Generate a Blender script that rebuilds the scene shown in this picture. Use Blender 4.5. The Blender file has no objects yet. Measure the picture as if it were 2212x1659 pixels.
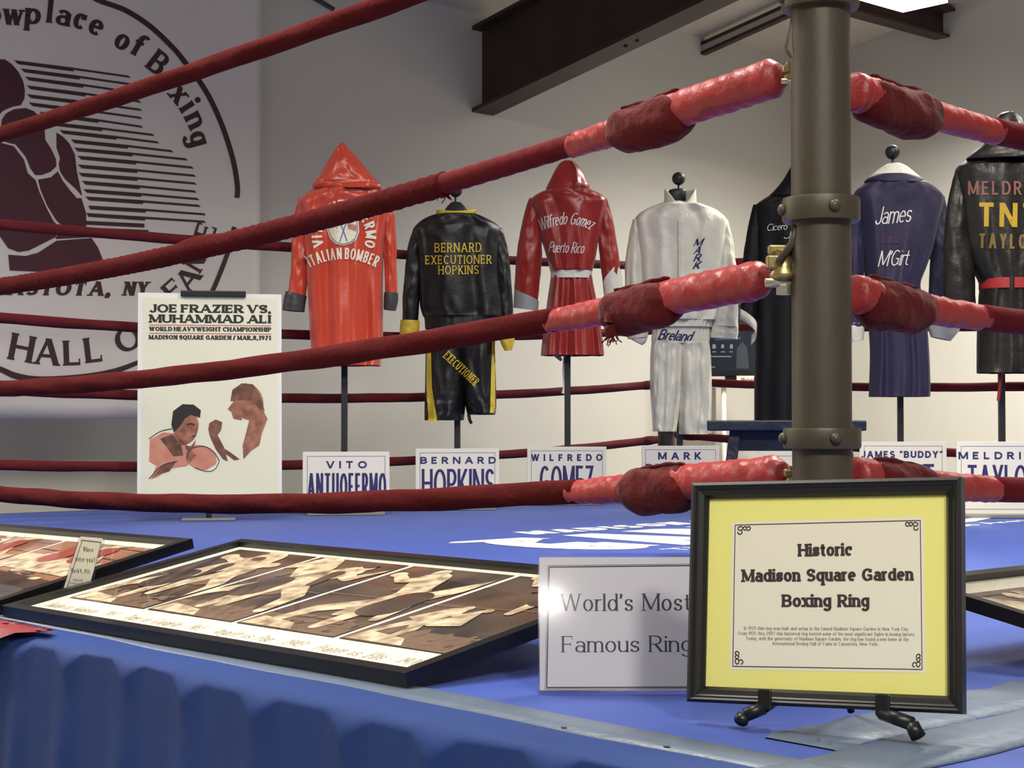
import bpy, bmesh, math, random
from math import sin, cos, pi, radians, sqrt, atan2, hypot
from mathutils import Vector, Matrix, noise
from mathutils.bvhtree import BVHTree

random.seed(7)
SC = bpy.context.scene
COL = SC.collection
PLAT = 0.60                      # ring canvas height above the hall floor
EYE = PLAT + 0.385               # lens height
F = 3578.0                       # focal length in pixels of the 2212 px wide frame
PITCH = math.atan(85.5 / F)

# ---------------------------------------------------------------- camera
cam = bpy.data.cameras.new('camera')
cam.sensor_width = 36.0
cam.lens = F / 2212.0 * 36.0
cam.clip_start = 0.05
cam.clip_end = 100
camo = bpy.data.objects.new('camera', cam)
COL.objects.link(camo)
camo.location = (0, 0, EYE)
camo.rotation_euler = (pi / 2 + PITCH, 0, 0)
SC.camera = camo

# ---------------------------------------------------------------- world, light, exposure
w = bpy.data.worlds.new('hall_air')
SC.world = w
w.use_nodes = True
bg = w.node_tree.nodes['Background']
bg.inputs[0].default_value = (0.98, 0.97, 0.95, 1)
bg.inputs[1].default_value = 0.13
vs = SC.view_settings
vs.view_transform = 'Standard'
vs.look = 'None'
vs.exposure = 0.1
vs.gamma = 1.0
vs.use_curve_mapping = False


def area_light(name, loc, size, power, color, aim=None, spread=pi):
    l = bpy.data.lights.new(name, 'AREA')
    l.shape = 'RECTANGLE'
    l.size, l.size_y = size
    l.energy = power
    l.color = color
    l.spread = spread
    o = bpy.data.objects.new(name, l)
    COL.objects.link(o)
    o.location = loc
    d = (Vector(aim) - Vector(loc)) if aim else Vector((0, 0, -1))
    o.rotation_euler = d.to_track_quat('-Z', 'Y').to_euler()
    return o


WARM = (1.0, 0.955, 0.86)
SPR = 2.5
# fluorescent ceiling troffers over the ring, then unseen fill lamps added left and front
area_light('troffer_and_fill_lamp', (2.42, 9.1, 3.42), (0.3, 1.2), 150, WARM, None, SPR)
area_light('troffer_and_fill_lamp', (3.6, 6.6, 3.9), (0.6, 1.2), 80, WARM, None, SPR)
area_light('troffer_and_fill_lamp', (1.6, 4.2, 4.1), (0.6, 1.2), 130, WARM, None, SPR)
area_light('troffer_and_fill_lamp', (-0.9, 3.4, 3.9), (0.6, 1.2), 90, WARM, None, SPR)
area_light('troffer_and_fill_lamp', (-4.2, 5.3, 3.4), (0.6, 1.2), 190, (1.0, 0.95, 0.88), None, SPR)  # unseen lamp added to brighten the banner
area_light('troffer_and_fill_lamp', (1.5, -2.6, 4.9), (0.6, 1.2), 300, (1.0, 0.96, 0.88))  # unseen lamp added behind the camera to light the signs
area_light('troffer_and_fill_lamp', (-0.6, -2.6, 4.7), (0.6, 1.2), 190, (1.0, 0.96, 0.88))  # second added front lamp, softens the easel's shadow on the acrylic sign
area_light('spot_lamp', (0.64, -6.9, 3.38), (0.13, 0.13), 16, (1.0, 0.96, 0.9))


# ---------------------------------------------------------------- pixel rays into the place
def ray(px, py):
    u = (px - 1106.0) / F
    v = (829.5 - py) / F
    return Vector((u, cos(PITCH) - v * sin(PITCH), sin(PITCH) + v * cos(PITCH)))


def P(px, py, d):
    r = ray(px, py)
    return Vector((0, 0, EYE)) + r * (d / r.y)


def on_plane(px, py, p0, n):
    r = ray(px, py)
    o = Vector((0, 0, EYE))
    t = (Vector(p0) - o).dot(n) / r.dot(n)
    return o + r * t


NP = Vector((0.484, 2.587, 0))           # plan of the near corner post
E1 = Vector((-0.668, 0.744, 0))          # along the near-left ropes
E2 = Vector((0.744, 0.668, 0))           # along the near-right ropes
SIDE = 4.35
LP = NP + E1 * SIDE
RP = NP + E2 * SIDE
FP = LP + E2 * SIDE
APR = 0.77
UP = Vector((0, 0, 1))


def t_of_px(px, o, e):
    k = (px - 1106.0) / F
    return (k * o.y - o.x) / (e.x - k * e.y)


# ---------------------------------------------------------------- materials
def lin(c):
    return tuple(((v / 255.0) / 12.92 if v <= 10 else (((v / 255.0) + 0.055) / 1.055) ** 2.4) for v in c)


MATS = {}


def mat(name, rgb, rough=0.6, metal=0.0, var=0.0, vscale=8.0, bump=0.0, bscale=40.0, spec=0.5, sheen=0.0, emit=0.0,
        rgb2=None, aniso=None, trans=0.0, alpha=1.0, coat=0.0, stretch=(1, 1, 1)):
    if name in MATS:
        return MATS[name]
    m = bpy.data.materials.new(name)
    m.use_nodes = True
    nt = m.node_tree
    b = nt.nodes['Principled BSDF']
    c = lin(rgb)
    b.inputs['Base Color'].default_value = (*c, 1)
    b.inputs['Roughness'].default_value = rough
    b.inputs['Metallic'].default_value = metal
    b.inputs['Specular IOR Level'].default_value = spec
    b.inputs['Sheen Weight'].default_value = sheen
    b.inputs['Coat Weight'].default_value = coat
    b.inputs['Coat Roughness'].default_value = 0.05
    b.inputs['Transmission Weight'].default_value = trans
    b.inputs['Alpha'].default_value = alpha
    if emit > 0:
        b.inputs['Emission Color'].default_value = (*c, 1)
        b.inputs['Emission Strength'].default_value = emit
    if var > 0 or bump > 0 or rgb2:
        tc = nt.nodes.new('ShaderNodeTexCoord')
        mp = nt.nodes.new('ShaderNodeMapping')
        mp.inputs['Scale'].default_value = stretch
        nt.links.new(tc.outputs['Object'], mp.inputs['Vector'])
    if var > 0 or rgb2:
        n = nt.nodes.new('ShaderNodeTexNoise')
        n.inputs['Scale'].default_value = vscale
        n.inputs['Detail'].default_value = 5
        nt.links.new(mp.outputs[0], n.inputs['Vector'])
        r = nt.nodes.new('ShaderNodeValToRGB')
        r.color_ramp.elements[0].position = 0.32
        r.color_ramp.elements[1].position = 0.68
        c2 = lin(rgb2) if rgb2 else c
        r.color_ramp.elements[0].color = (*[max(0, v * (1 - var)) for v in c], 1)
        r.color_ramp.elements[1].color = (*[min(1, v * (1 + var)) for v in c2], 1)
        nt.links.new(n.outputs['Fac'], r.inputs[0])
        nt.links.new(r.outputs[0], b.inputs['Base Color'])
    if bump > 0:
        n2 = nt.nodes.new('ShaderNodeTexNoise')
        n2.inputs['Scale'].default_value = bscale
        n2.inputs['Detail'].default_value = 4
        nt.links.new(mp.outputs[0], n2.inputs['Vector'])
        bp = nt.nodes.new('ShaderNodeBump')
        bp.inputs['Strength'].default_value = bump
        bp.inputs['Distance'].default_value = 0.02
        nt.links.new(n2.outputs['Fac'], bp.inputs['Height'])
        nt.links.new(bp.outputs[0], b.inputs['Normal'])
    MATS[name] = m
    return m


# ---------------------------------------------------------------- mesh helpers
class MB:
    def __init__(self):
        self.v = []
        self.f = []

    def vert(self, p):
        self.v.append(tuple(p))
        return len(self.v) - 1

    def poly(self, pts):
        i = len(self.v)
        self.v += [tuple(p) for p in pts]
        self.f.append(tuple(range(i, i + len(pts))))

    def grid(self, rows, close_u=False, close_v=False):
        i = len(self.v)
        n = len(rows[0])
        m = len(rows)
        for r in rows:
            self.v += [tuple(p) for p in r]
        for a in range(m if close_v else m - 1):
            for b in range(n if close_u else n - 1):
                a2, b2 = (a + 1) % m, (b + 1) % n
                self.f.append((i + a * n + b, i + a * n + b2, i + a2 * n + b2, i + a2 * n + b))

    def hexa(self, c):           # eight corners: bottom loop then top loop
        i = len(self.v)
        self.v += [tuple(p) for p in c]
        for q in ((0, 3, 2, 1), (4, 5, 6, 7), (0, 1, 5, 4), (1, 2, 6, 5), (2, 3, 7, 6), (3, 0, 4, 7)):
            self.f.append(tuple(i + k for k in q))

    def box(self, o, ax, ay, az, x, y, z):   # o origin, unit axes, ranges
        o, ax, ay, az = Vector(o), Vector(ax), Vector(ay), Vector(az)
        c = []
        for zz in z:
            for (xx, yy) in ((x[0], y[0]), (x[1], y[0]), (x[1], y[1]), (x[0], y[1])):
                c.append(o + ax * xx + ay * yy + az * zz)
        self.hexa(c)

    def prism(self, pts, off):     # polygon extruded by a vector
        off = Vector(off)
        a = [Vector(p) for p in pts]
        n = len(a)
        i = len(self.v)
        self.v += [tuple(p) for p in a] + [tuple(p + off) for p in a]
        self.f.append(tuple(range(i, i + n)))
        self.f.append(tuple(range(i + 2 * n - 1, i + n - 1, -1)))
        for k in range(n):
            self.f.append((i + k, i + n + k, i + n + (k + 1) % n, i + (k + 1) % n))

    def tube(self, pts, rf, seg=16, up=UP, cap=True):
        pts = [Vector(p) for p in pts]
        n = len(pts)
        rows = []
        for k, p in enumerate(pts):
            t = (pts[min(k + 1, n - 1)] - pts[max(k - 1, 0)])
            t.normalize()
            u = up - t * up.dot(t)
            if u.length < 1e-3:
                u = Vector((1, 0, 0)) - t * t.x
            u.normalize()
            s = t.cross(u)
            row = []
            for j in range(seg):
                a = 2 * pi * j / seg
                r = rf(k / max(1, n - 1), a) if callable(rf) else rf
                row.append(p + (s * cos(a) + u * sin(a)) * r)
            rows.append(row)
        if cap:
            rows = [[pts[0]] * seg] + rows + [[pts[-1]] * seg]
        self.grid(rows, close_u=True)

    def lathe(self, o, prof, seg=28, axis=UP):
        o = Vector(o)
        axis = Vector(axis).normalized()
        u = axis.orthogonal().normalized()
        s = axis.cross(u)
        self.grid([[o + axis * h + (u * cos(2 * pi * j / seg) + s * sin(2 * pi * j / seg)) * r for j in range(seg)] for (r, h) in prof], close_u=True)

    def ball(self, o, r, seg=20, sc=(1, 1, 1)):
        o = Vector(o)
        rows = []
        for i in range(13):
            a = -pi / 2 + pi * i / 12
            rows.append([o + Vector((cos(a) * cos(2 * pi * j / seg) * r * sc[0], cos(a) * sin(2 * pi * j / seg) * r * sc[1], sin(a) * r * sc[2])) for j in range(seg)])
        self.grid(rows, close_u=True)

    def build(self, name, m, parent=None, smooth=False, bevel=0.0, origin=None):
        me = bpy.data.meshes.new(name)
        o = Vector(origin) if origin is not None else None
        vv = [tuple(Vector(p) - o) for p in self.v] if o is not None else self.v
        me.from_pydata(vv, [], self.f)
        bm = bmesh.new()
        bm.from_mesh(me)
        bmesh.ops.remove_doubles(bm, verts=bm.verts, dist=1e-6)
        bmesh.ops.recalc_face_normals(bm, faces=bm.faces)
        bm.to_mesh(me)
        bm.free()
        me.materials.append(m)
        if smooth:
            for p in me.polygons:
                p.use_smooth = True
        ob = bpy.data.objects.new(name, me)
        COL.objects.link(ob)
        if o is not None:
            ob.location = o
        if parent:
            ob.parent = parent
            if parent.type == 'EMPTY' or True:
                ob.matrix_parent_inverse = parent_inv(parent)
        if bevel > 0:
            bv = ob.modifiers.new('bevel', 'BEVEL')
            bv.width = bevel
            bv.segments = 2
            bv.limit_method = 'ANGLE'
        return ob


def parent_inv(p):
    mtx = Matrix.Identity(4)
    chain = []
    q = p
    while q is not None:
        chain.append(q)
        q = q.parent
    for q in reversed(chain):
        mtx = mtx @ q.matrix_parent_inverse @ q.matrix_basis
    return mtx.inverted()


def tag(o, label=None, cat=None, group=None, kind=None):
    if label:
        o['label'] = label
    if cat:
        o['category'] = cat
    if group:
        o['group'] = group
    if kind:
        o['kind'] = kind
    return o


def thing(name, label, cat, loc, group=None):
    o = bpy.data.objects.new(name, None)
    o.empty_display_size = 0.05
    COL.objects.link(o)
    o.location = loc
    return tag(o, label, cat, group)


def catmull(pts, n):
    """n points on a smooth curve through pts (any dimension tuples)"""
    out = []
    m = len(pts)
    for i in range(n):
        u = i / (n - 1) * (m - 1)
        k = min(int(u), m - 2)
        t = u - k
        p0, p1, p2, p3 = pts[max(k - 1, 0)], pts[k], pts[k + 1], pts[min(k + 2, m - 1)]
        out.append(tuple(0.5 * ((2 * b) + (-a + c) * t + (2 * a - 5 * b + 4 * c - d) * t * t + (-a + 3 * b - 3 * c + d) * t ** 3)
                         for a, b, c, d in zip(p0, p1, p2, p3)))
    return out


# ---------------------------------------------------------------- lettering: a pen-stroke alphabet
XH = 0.68


def arc(cx, cy, rx, ry, a0, a1):
    n = max(4, int(abs(a1 - a0) / 14))
    return ('A', [(cx + rx * cos(radians(a0 + (a1 - a0) * k / n)), cy + ry * sin(radians(a0 + (a1 - a0) * k / n))) for k in range(n + 1)])


def L(*c):
    return ('L', [(c[i], c[i + 1]) for i in range(0, len(c), 2)])


G = {
    'A': (.78, [L(0, 0, .39, 1), L(.39, 1, .78, 0), L(.13, .32, .65, .32)]),
    'B': (.58, [L(0, 0, 0, 1), L(0, 1, .3, 1), arc(.3, .76, .24, .24, 90, -90), L(0, .52, .3, .52), arc(.32, .26, .26, .26, 90, -90), L(0, 0, .32, 0)]),
    'C': (.66, [arc(.36, .5, .36, .5, 48, 312)]),
    'D': (.66, [L(0, 0, 0, 1), L(0, 1, .3, 1), L(0, 0, .3, 0), arc(.3, .5, .36, .5, 90, -90)]),
    'E': (.5, [L(0, 0, 0, 1), L(0, 1, .5, 1), L(0, .52, .42, .52), L(0, 0, .5, 0)]),
    'F': (.48, [L(0, 0, 0, 1), L(0, 1, .48, 1), L(0, .5, .4, .5)]),
    'G': (.7, [arc(.36, .5, .36, .5, 48, 318), L(.42, .44, .68, .44), L(.66, .08, .66, .46)]),
    'H': (.66, [L(0, 0, 0, 1), L(.66, 0, .66, 1), L(0, .52, .66, .52)]),
    'I': (0.0, [L(0, 0, 0, 1)]),
    'J': (.42, [L(.42, 1, .42, .26), arc(.21, .26, .21, .26, 0, -170)]),
    'K': (.62, [L(0, 0, 0, 1), L(.03, .36, .58, 1), L(.2, .55, .62, 0)]),
    'L': (.48, [L(0, 0, 0, 1), L(0, 0, .48, 0)]),
    'M': (.86, [L(0, 0, 0, 1), L(0, 1, .43, .08), L(.43, .08, .86, 1), L(.86, 1, .86, 0)]),
    'N': (.68, [L(0, 0, 0, 1), L(0, 1, .68, 0), L(.68, 0, .68, 1)]),
    'O': (.76, [arc(.38, .5, .38, .5, 0, 360)]),
    'P': (.54, [L(0, 0, 0, 1), L(0, 1, .28, 1), arc(.28, .73, .26, .27, 90, -90), L(0, .46, .28, .46)]),
    'Q': (.76, [arc(.38, .5, .38, .5, 0, 360), L(.42, .25, .76, -.12)]),
    'R': (.6, [L(0, 0, 0, 1), L(0, 1, .28, 1), arc(.28, .74, .26, .26, 90, -90), L(0, .48, .28, .48), L(.26, .48, .6, 0)]),
    'S': (.54, [arc(.27, .75, .25, .25, 25, 270), arc(.27, .25, .27, .25, 90, -155)]),
    'T': (.64, [L(.32, 0, .32, 1), L(0, 1, .64, 1)]),
    'U': (.64, [L(0, 1, 0, .3), arc(.32, .3, .32, .3, 180, 360), L(.64, .3, .64, 1)]),
    'V': (.72, [L(0, 1, .36, 0), L(.36, 0, .72, 1)]),
    'W': (1.06, [L(0, 1, .27, 0), L(.27, 0, .53, 1), L(.53, 1, .79, 0), L(.79, 0, 1.06, 1)]),
    'X': (.66, [L(0, 0, .66, 1), L(0, 1, .66, 0)]),
    'Y': (.66, [L(0, 1, .33, .45), L(.66, 1, .33, .45), L(.33, .45, .33, 0)]),
    'Z': (.58, [L(0, 1, .58, 1), L(.58, 1, 0, 0), L(0, 0, .58, 0)]),
    'a': (.42, [L(.42, 0, .42, .46), arc(.21, .46, .21, .22, 0, 150), arc(.21, .2, .21, .2, 0, 360)]),
    'b': (.46, [L(0, 0, 0, 1), arc(.23, .34, .23, .34, 0, 360)]),
    'c': (.4, [arc(.23, .34, .23, .34, 48, 312)]),
    'd': (.46, [L(.46, 0, .46, 1), arc(.23, .34, .23, .34, 0, 360)]),
    'e': (.44, [arc(.22, .34, .22, .34, 0, 312), L(0, .36, .44, .36)]),
    'f': (.3, [L(.1, 0, .1, .76), arc(.27, .76, .17, .24, 180, 45), L(-.04, .66, .28, .66)]),
    'g': (.44, [arc(.22, .36, .22, .32, 0, 360), L(.44, XH, .44, -.1), arc(.22, -.1, .22, .2, 0, -160)]),
    'h': (.42, [L(0, 0, 0, 1), arc(.21, .44, .21, .24, 180, 0), L(.42, .44, .42, 0)]),
    'i': (0.0, [L(0, 0, 0, XH), ('D', [(0, .9)])]),
    'j': (.1, [L(.1, XH, .1, -.12), arc(0, -.12, .1, .16, 0, -150), ('D', [(.1, .9)])]),
    'k': (.44, [L(0, 0, 0, 1), L(.02, .26, .4, XH), L(.15, .38, .44, 0)]),
    'l': (0.0, [L(0, 0, 0, 1)]),
    'm': (.72, [L(0, 0, 0, XH), arc(.18, .48, .18, .2, 180, 0), L(.36, .48, .36, 0), arc(.54, .48, .18, .2, 180, 0), L(.72, .48, .72, 0)]),
    'n': (.42, [L(0, 0, 0, XH), arc(.21, .44, .21, .24, 180, 0), L(.42, .44, .42, 0)]),
    'o': (.46, [arc(.23, .34, .23, .34, 0, 360)]),
    'p': (.46, [L(0, -.3, 0, XH), arc(.23, .34, .23, .34, 0, 360)]),
    'q': (.46, [L(.46, -.3, .46, XH), arc(.23, .34, .23, .34, 0, 360)]),
    'r': (.21, [L(0, 0, 0, XH), arc(.22, .44, .22, .24, 180, 65)]),
    's': (.36, [arc(.18, .51, .17, .17, 25, 270), arc(.18, .17, .18, .17, 90, -155)]),
    't': (.24, [L(.1, .92, .1, .16), arc(.25, .16, .15, .16, 180, 300), L(-.04, .66, .28, .66)]),
    'u': (.42, [L(0, XH, 0, .22), arc(.21, .22, .21, .22, 180, 360), L(.42, 0, .42, XH)]),
    'v': (.44, [L(0, XH, .22, 0), L(.22, 0, .44, XH)]),
    'w': (.7, [L(0, XH, .18, 0), L(.18, 0, .35, XH), L(.35, XH, .52, 0), L(.52, 0, .7, XH)]),
    'x': (.42, [L(0, 0, .42, XH), L(0, XH, .42, 0)]),
    'y': (.44, [L(0, XH, .22, .02), L(.44, XH, .12, -.3)]),
    'z': (.4, [L(0, XH, .4, XH), L(.4, XH, 0, 0), L(0, 0, .4, 0)]),
    '0': (.5, [arc(.25, .5, .25, .5, 0, 360)]),
    '1': (.2, [L(.2, 0, .2, 1), L(.02, .8, .2, .98)]),
    '2': (.5, [arc(.25, .73, .25, .27, 170, -25), L(.47, .62, .02, .04), L(0, 0, .5, 0)]),
    '3': (.48, [arc(.22, .76, .24, .24, 150, -90), arc(.22, .26, .26, .26, 90, -150)]),
    '4': (.52, [L(.4, 0, .4, 1), L(.4, 1, 0, .3), L(0, .3, .52, .3)]),
    '5': (.48, [L(.05, 1, .46, 1), L(.05, .55, .05, 1), arc(.2, .32, .28, .32, 120, -140)]),
    '6': (.5, [arc(.25, .3, .25, .3, 0, 360), arc(.4, .4, .4, .6, 180, 95)]),
    '7': (.5, [L(0, 1, .5, 1), L(.5, 1, .15, 0)]),
    '8': (.5, [arc(.25, .75, .22, .25, 0, 360), arc(.25, .26, .25, .26, 0, 360)]),
    '9': (.5, [arc(.25, .7, .25, .3, 0, 360), arc(.1, .6, .4, .6, 0, -85)]),
    '.': (0.0, [('D', [(0, .06)])]),
    ',': (.04, [('D', [(.02, .06)]), L(.05, .06, -.02, -.14)]),
    "'": (0.02, [('D', [(0, .92)]), L(.04, .94, -.02, .72)]),
    '"': (.16, [L(.04, 1, -.02, .72), L(.2, 1, .14, .72)]),
    '?': (.4, [arc(.2, .76, .2, .24, 170, -80), L(.2, .52, .2, .28), ('D', [(.2, .06)])]),
    '/': (.36, [L(0, -.05, .36, 1.05)]),
    '-': (.26, [L(0, .36, .26, .36)]),
    ' ': (.26, []),
}
UPPER_TOP = set('ABCDEFGHIJKLMNOPQRSTUVWXYZ0123456789bdhkl')


def glyph_quads(ch, sx, a, b, serif, st):
    """quads of one glyph, unit cap height, x from 0 (its pen included)"""
    wd, strokes = G[ch]
    out = []
    low = ch.islower()
    top = XH if (low and ch not in 'bdfhklt') else 1.0

    def fx(x):
        return a + x * sx

    def fy(y):
        tp = XH if low else 1.0
        if y < 0:
            return y + b
        if y > tp:
            return y - b
        return y + b - 2 * b * y / tp
    ends = []
    for kind, pts in strokes:
        if kind != 'D':
            ends += [pts[0], pts[-1]]
    for kind, pts in strokes:
        if kind == 'D':
            x, y = pts[0]
            r = max(a, b) * 1.15
            for k in range(6):
                t0, t1 = 2 * pi * k / 6, 2 * pi * (k + 1) / 6
                out.append([(fx(x), y), (fx(x) + r * cos(t0), y + r * sin(t0)), (fx(x) + r * cos((t0 + t1) / 2), y + r * sin((t0 + t1) / 2)), (fx(x) + r * cos(t1), y + r * sin(t1))])
        elif kind == 'A':
            q = [(fx(x), fy(y)) for x, y in pts]
            n = len(q)
            closed = hypot(q[0][0] - q[-1][0], q[0][1] - q[-1][1]) < 1e-4
            ed = []
            for k in range(n):
                p0 = q[k - 1] if k > 0 else (q[n - 2] if closed else q[0])
                p1 = q[k + 1] if k < n - 1 else (q[1] if closed else q[n - 1])
                dx, dy = p1[0] - p0[0], p1[1] - p0[1]
                l = hypot(dx, dy) or 1
                nx, ny = -dy / l, dx / l
                h = sqrt((a * nx) ** 2 + (b * ny) ** 2)
                ed.append(((q[k][0] + nx * h, q[k][1] + ny * h), (q[k][0] - nx * h, q[k][1] - ny * h)))
            for k in range(n - 1):
                out.append([ed[k][0], ed[k][1], ed[k + 1][1], ed[k + 1][0]])
            if serif > 0 and not closed and ch in 'CGScrasf':
                for (x, y) in ((q[0],) if ch in 'CGScraf' else (q[0], q[-1])):
                    r = a * 1.05
                    out.append([(x - r, y - r), (x + r, y - r), (x + r, y + r), (x - r, y + r)])
        else:
            (x0, y0), (x1, y1) = pts[0], pts[-1]
            dx, dy = (x1 - x0) * sx, y1 - y0
            if abs(dy) >= 0.5 * abs(dx):
                hw = a * min(1.7, sqrt(dx * dx + dy * dy) / abs(dy))
                if ch in 'AVWMNYvwyXx' and abs(dx) > 0.05 and b < a * 0.75:      # thin hairline diagonals
                    thin = (dx * dy > 0) if ch not in 'MN' else False
                    if ch == 'M':
                        thin = dx * dy > 0
                    if thin:
                        hw *= 0.55
                elif ch in 'MN' and abs(dx) < .05 and b < a * .75 and x0 < 0.1:
                    hw *= 0.6
                out.append([(fx(x0) - hw, y0), (fx(x0) + hw, y0), (fx(x1) + hw, y1), (fx(x1) - hw, y1)])
                if serif > 0:
                    for (x, y) in (pts[0], pts[-1]):
                        if not (abs(y) < .02 or abs(y - 1) < .02 or abs(y - XH) < .02 or abs(y + .3) < .02):
                            continue
                        if sum(1 for e in ends if abs(e[0] - x) < .03 and abs(e[1] - y) < .03) > 1 and ch not in 'BDEFLPRTMN':
                            continue
                        if ch in 'MN' and ((abs(dx) > .05)):
                            continue
                        if ch == 'N' and x > .5 and y < .1:
                            continue
                        if ch in 'adgqu' and y > .3 and not (ch == 'u'):
                            l0, l1 = serif * .6, 0
                        elif low and y > .3 and ch not in 'vwxyu':
                            l0, l1 = serif, 0
                        elif ch == 'u' and y > .3:
                            l0, l1 = serif, 0
                        elif ch in 'adu' and y < .1:
                            l0, l1 = 0, serif * .8
                        elif ch in 'T' and y > .9:
                            continue
                        else:
                            l0 = l1 = serif
                        ya, yb = (y, y + st) if y < .3 else (y - st, y)
                        out.append([(fx(x) - a - l0, ya), (fx(x) + a + l1, ya), (fx(x) + a + l1, yb), (fx(x) - a - l0, yb)])
            else:
                ya, yb = fy(y0), fy(y1)
                out.append([(fx(x0) - a * .5, ya - b), (fx(x1) + a * .3, yb - b), (fx(x1) + a * .3, yb + b), (fx(x0) - a * .5, ya + b)])
                if serif > 0 and ch in 'EFLTZz':
                    vb = .2
                    tips = [(x1, y1)] + ([(x0, y0)] if ch in 'T' or (ch in 'Zz' and y0 > .5) else [])
                    for (x, y) in tips:
                        if ch in 'Zz' and y > .5 and x > .3:
                            continue
                        yy = fy(y)
                        rng = (yy - b, yy + vb) if y < .3 else ((yy - vb, yy + b) if y > .6 else (yy - vb * .5, yy + vb * .5))
                        t = max(st * .8, .03)
                        out.append([(fx(x) + a * .3 - t, rng[0]), (fx(x) + a * .3, rng[0]), (fx(x) + a * .3, rng[1]), (fx(x) + a * .3 - t, rng[1])])
    return out, wd * sx + 2 * a


def text_quads(s, W, H, a=.07, b=.07, serif=0.0, st=.05, gap=.14, slant=0.0, space=.3, xs=1.0):
    """text as quads in a box of width W, cap height H; origin at the baseline start"""
    W1 = W / H
    gaps = gap * (len(s) - 1)
    fixed = gaps + sum(2 * a if c != ' ' else 0 for c in s) + 0.0
    var = sum(G[c][0] if c != ' ' else space for c in s)
    sx = max(.15, (W1 - fixed) / var) if var > 0 else 1.0
    x = 0.0
    out = []
    for c in s:
        if c == ' ':
            x += space * sx + gap
            continue
        q, adv = glyph_quads(c, sx, a, b, serif, st)
        if xs != 1.0 and c.islower():
            q = [[(px, py * xs if py <= XH else XH * xs + (py - XH) * (1 - XH * xs) / (1 - XH)) for px, py in quad] for quad in q]
        for quad in q:
            out.append([((px + x + slant * py) * H, py * H) for px, py in quad])
        x += adv + gap
    return out


def put_text(mb, s, W, H, fmap, **k):
    for i, q in enumerate(text_quads(s, W, H, **k)):
        e = (i % 9) * 4e-5
        mb.poly([fmap(x, y, e) for x, y in q])


SERIF = dict(a=.062, b=.022, serif=.07, st=.03, gap=.13)
SLAB = dict(a=.105, b=.075, serif=.07, st=.15, gap=.12)
SANS = dict(a=.085, b=.085, gap=.16)
SCRIPT = dict(a=.035, b=.035, gap=.05, slant=.35)


def plane_map(o, r, u, n):
    o, r, u, n = Vector(o), Vector(r), Vector(u), Vector(n)
    return lambda x, y, e=0.0: o + r * x + u * y + n * e


def mapped_quad(c00, c10, c11, c01, n):
    """map the unit square onto four corners (a flat sheet)"""
    c00, c10, c11, c01, n = map(Vector, (c00, c10, c11, c01, n))
    return lambda x, y, e=0.0: (c00 * (1 - x) * (1 - y) + c10 * x * (1 - y) + c11 * x * y + c01 * (1 - x) * y) + n * e

# ================================================================ ROOM SHELL
WALLC = mat('painted_wall', (204, 201, 191), rough=0.75, var=0.025, vscale=1.2, bump=0.04, bscale=160)
CEILC = mat('ceiling_liner', (196, 188, 176), rough=0.7, var=0.03, vscale=2.0)
FLOORC = mat('hall_floor', (150, 144, 136), rough=0.6, var=0.1, vscale=3)
BROWN = mat('brown_steel', (62, 47, 42), rough=0.5, var=0.12, vscale=5, spec=0.3)
OA, OB = 1.40, 3.09
RC = FP + E1 * OA + E2 * OB               # plan of the far corner of the hall
EAVE = P(1764, 135, RC.y).z
RISE = 0.173                              # roof slope, rising away from the left wall


def ceil_z(p):
    return EAVE + RISE * (RC - Vector((p[0], p[1], 0))).dot(E1)


def zed(p, z):
    return Vector((p[0], p[1], z))


mb = MB()
a, b_ = RC + E1 * 0.0, RC - E2 * 12.5
for s in (0,):
    mb.prism([zed(a, 0), zed(b_, 0), zed(b_, EAVE + .05), zed(a, EAVE + .05)], E1 * 0.15)
tag(mb.build('wall_left', WALLC), kind='structure')
mb = MB()
a, b_ = RC, RC - E1 * 11.5
mb.prism([zed(a, 0), zed(b_, 0), zed(b_, ceil_z(b_) + .02), zed(a, EAVE + .02)], E2 * 0.15)
tag(mb.build('wall_right', WALLC), kind='structure')
mb = MB()
q = [RC + E1 * .15 + E2 * .15, RC + E1 * .15 - E2 * 12.5, RC - E1 * 11.5 - E2 * 12.5, RC - E1 * 11.5 + E2 * .15]
mb.prism([zed(p, ceil_z(p)) for p in q], (0, 0, .12))
tag(mb.build('ceiling', CEILC), kind='structure')
mb = MB()
mb.prism([zed(p, 0) for p in q], (0, 0, -.12))
tag(mb.build('floor', FLOORC), kind='structure')

# -------- main rafter: deep brown I-beam from the left wall, rising with the roof
LW0, LWN = RC, -E1


def rafter(name, label, px, py, length, depth, fw, ft, wt, webmat, hang=None, stiff=False):
    p0 = on_plane(px, py, LW0, LWN)
    ax = (-E1 + UP * RISE).normalized()
    az = ax.cross(-E2).normalized()
    if az.z < 0:
        az = -az
    t = thing(name, label, 'beam', p0)
    m = MB()
    m.box(p0, ax, E2, az, (0, length), (-wt / 2, wt / 2), (ft, depth - ft))
    m.build('web', webmat, t)
    m = MB()
    m.box(p0, ax, E2, az, (0, length), (-fw / 2, fw / 2), (0, ft))
    m.build('bottom_flange', BROWN, t)
    m = MB()
    m.box(p0, ax, E2, az, (0, length), (-fw / 2, fw / 2), (depth - ft, depth))
    m.build('top_flange', BROWN, t)
    if stiff:
        for k in (0.28, 0.30):
            m = MB()
            m.ball(p0 + ax * (length * k * .5) + az * (-.004), .012, 10, (1, 1, .6))
            m.build('bolt', BROWN, t, smooth=True)
    return t


rafter('roof_rafter', 'deep brown steel I-beam slanting up from the white wall under the ceiling', 1043, 246, 8.5, .50, .17, .022, .012, BROWN, stiff=True)
rafter('ceiling_rail', 'slim pale rail with two thin brown edges fixed under the sloping ceiling', 1519, 119, 7.0, .082, .05, .020, .03, CEILC)
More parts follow.
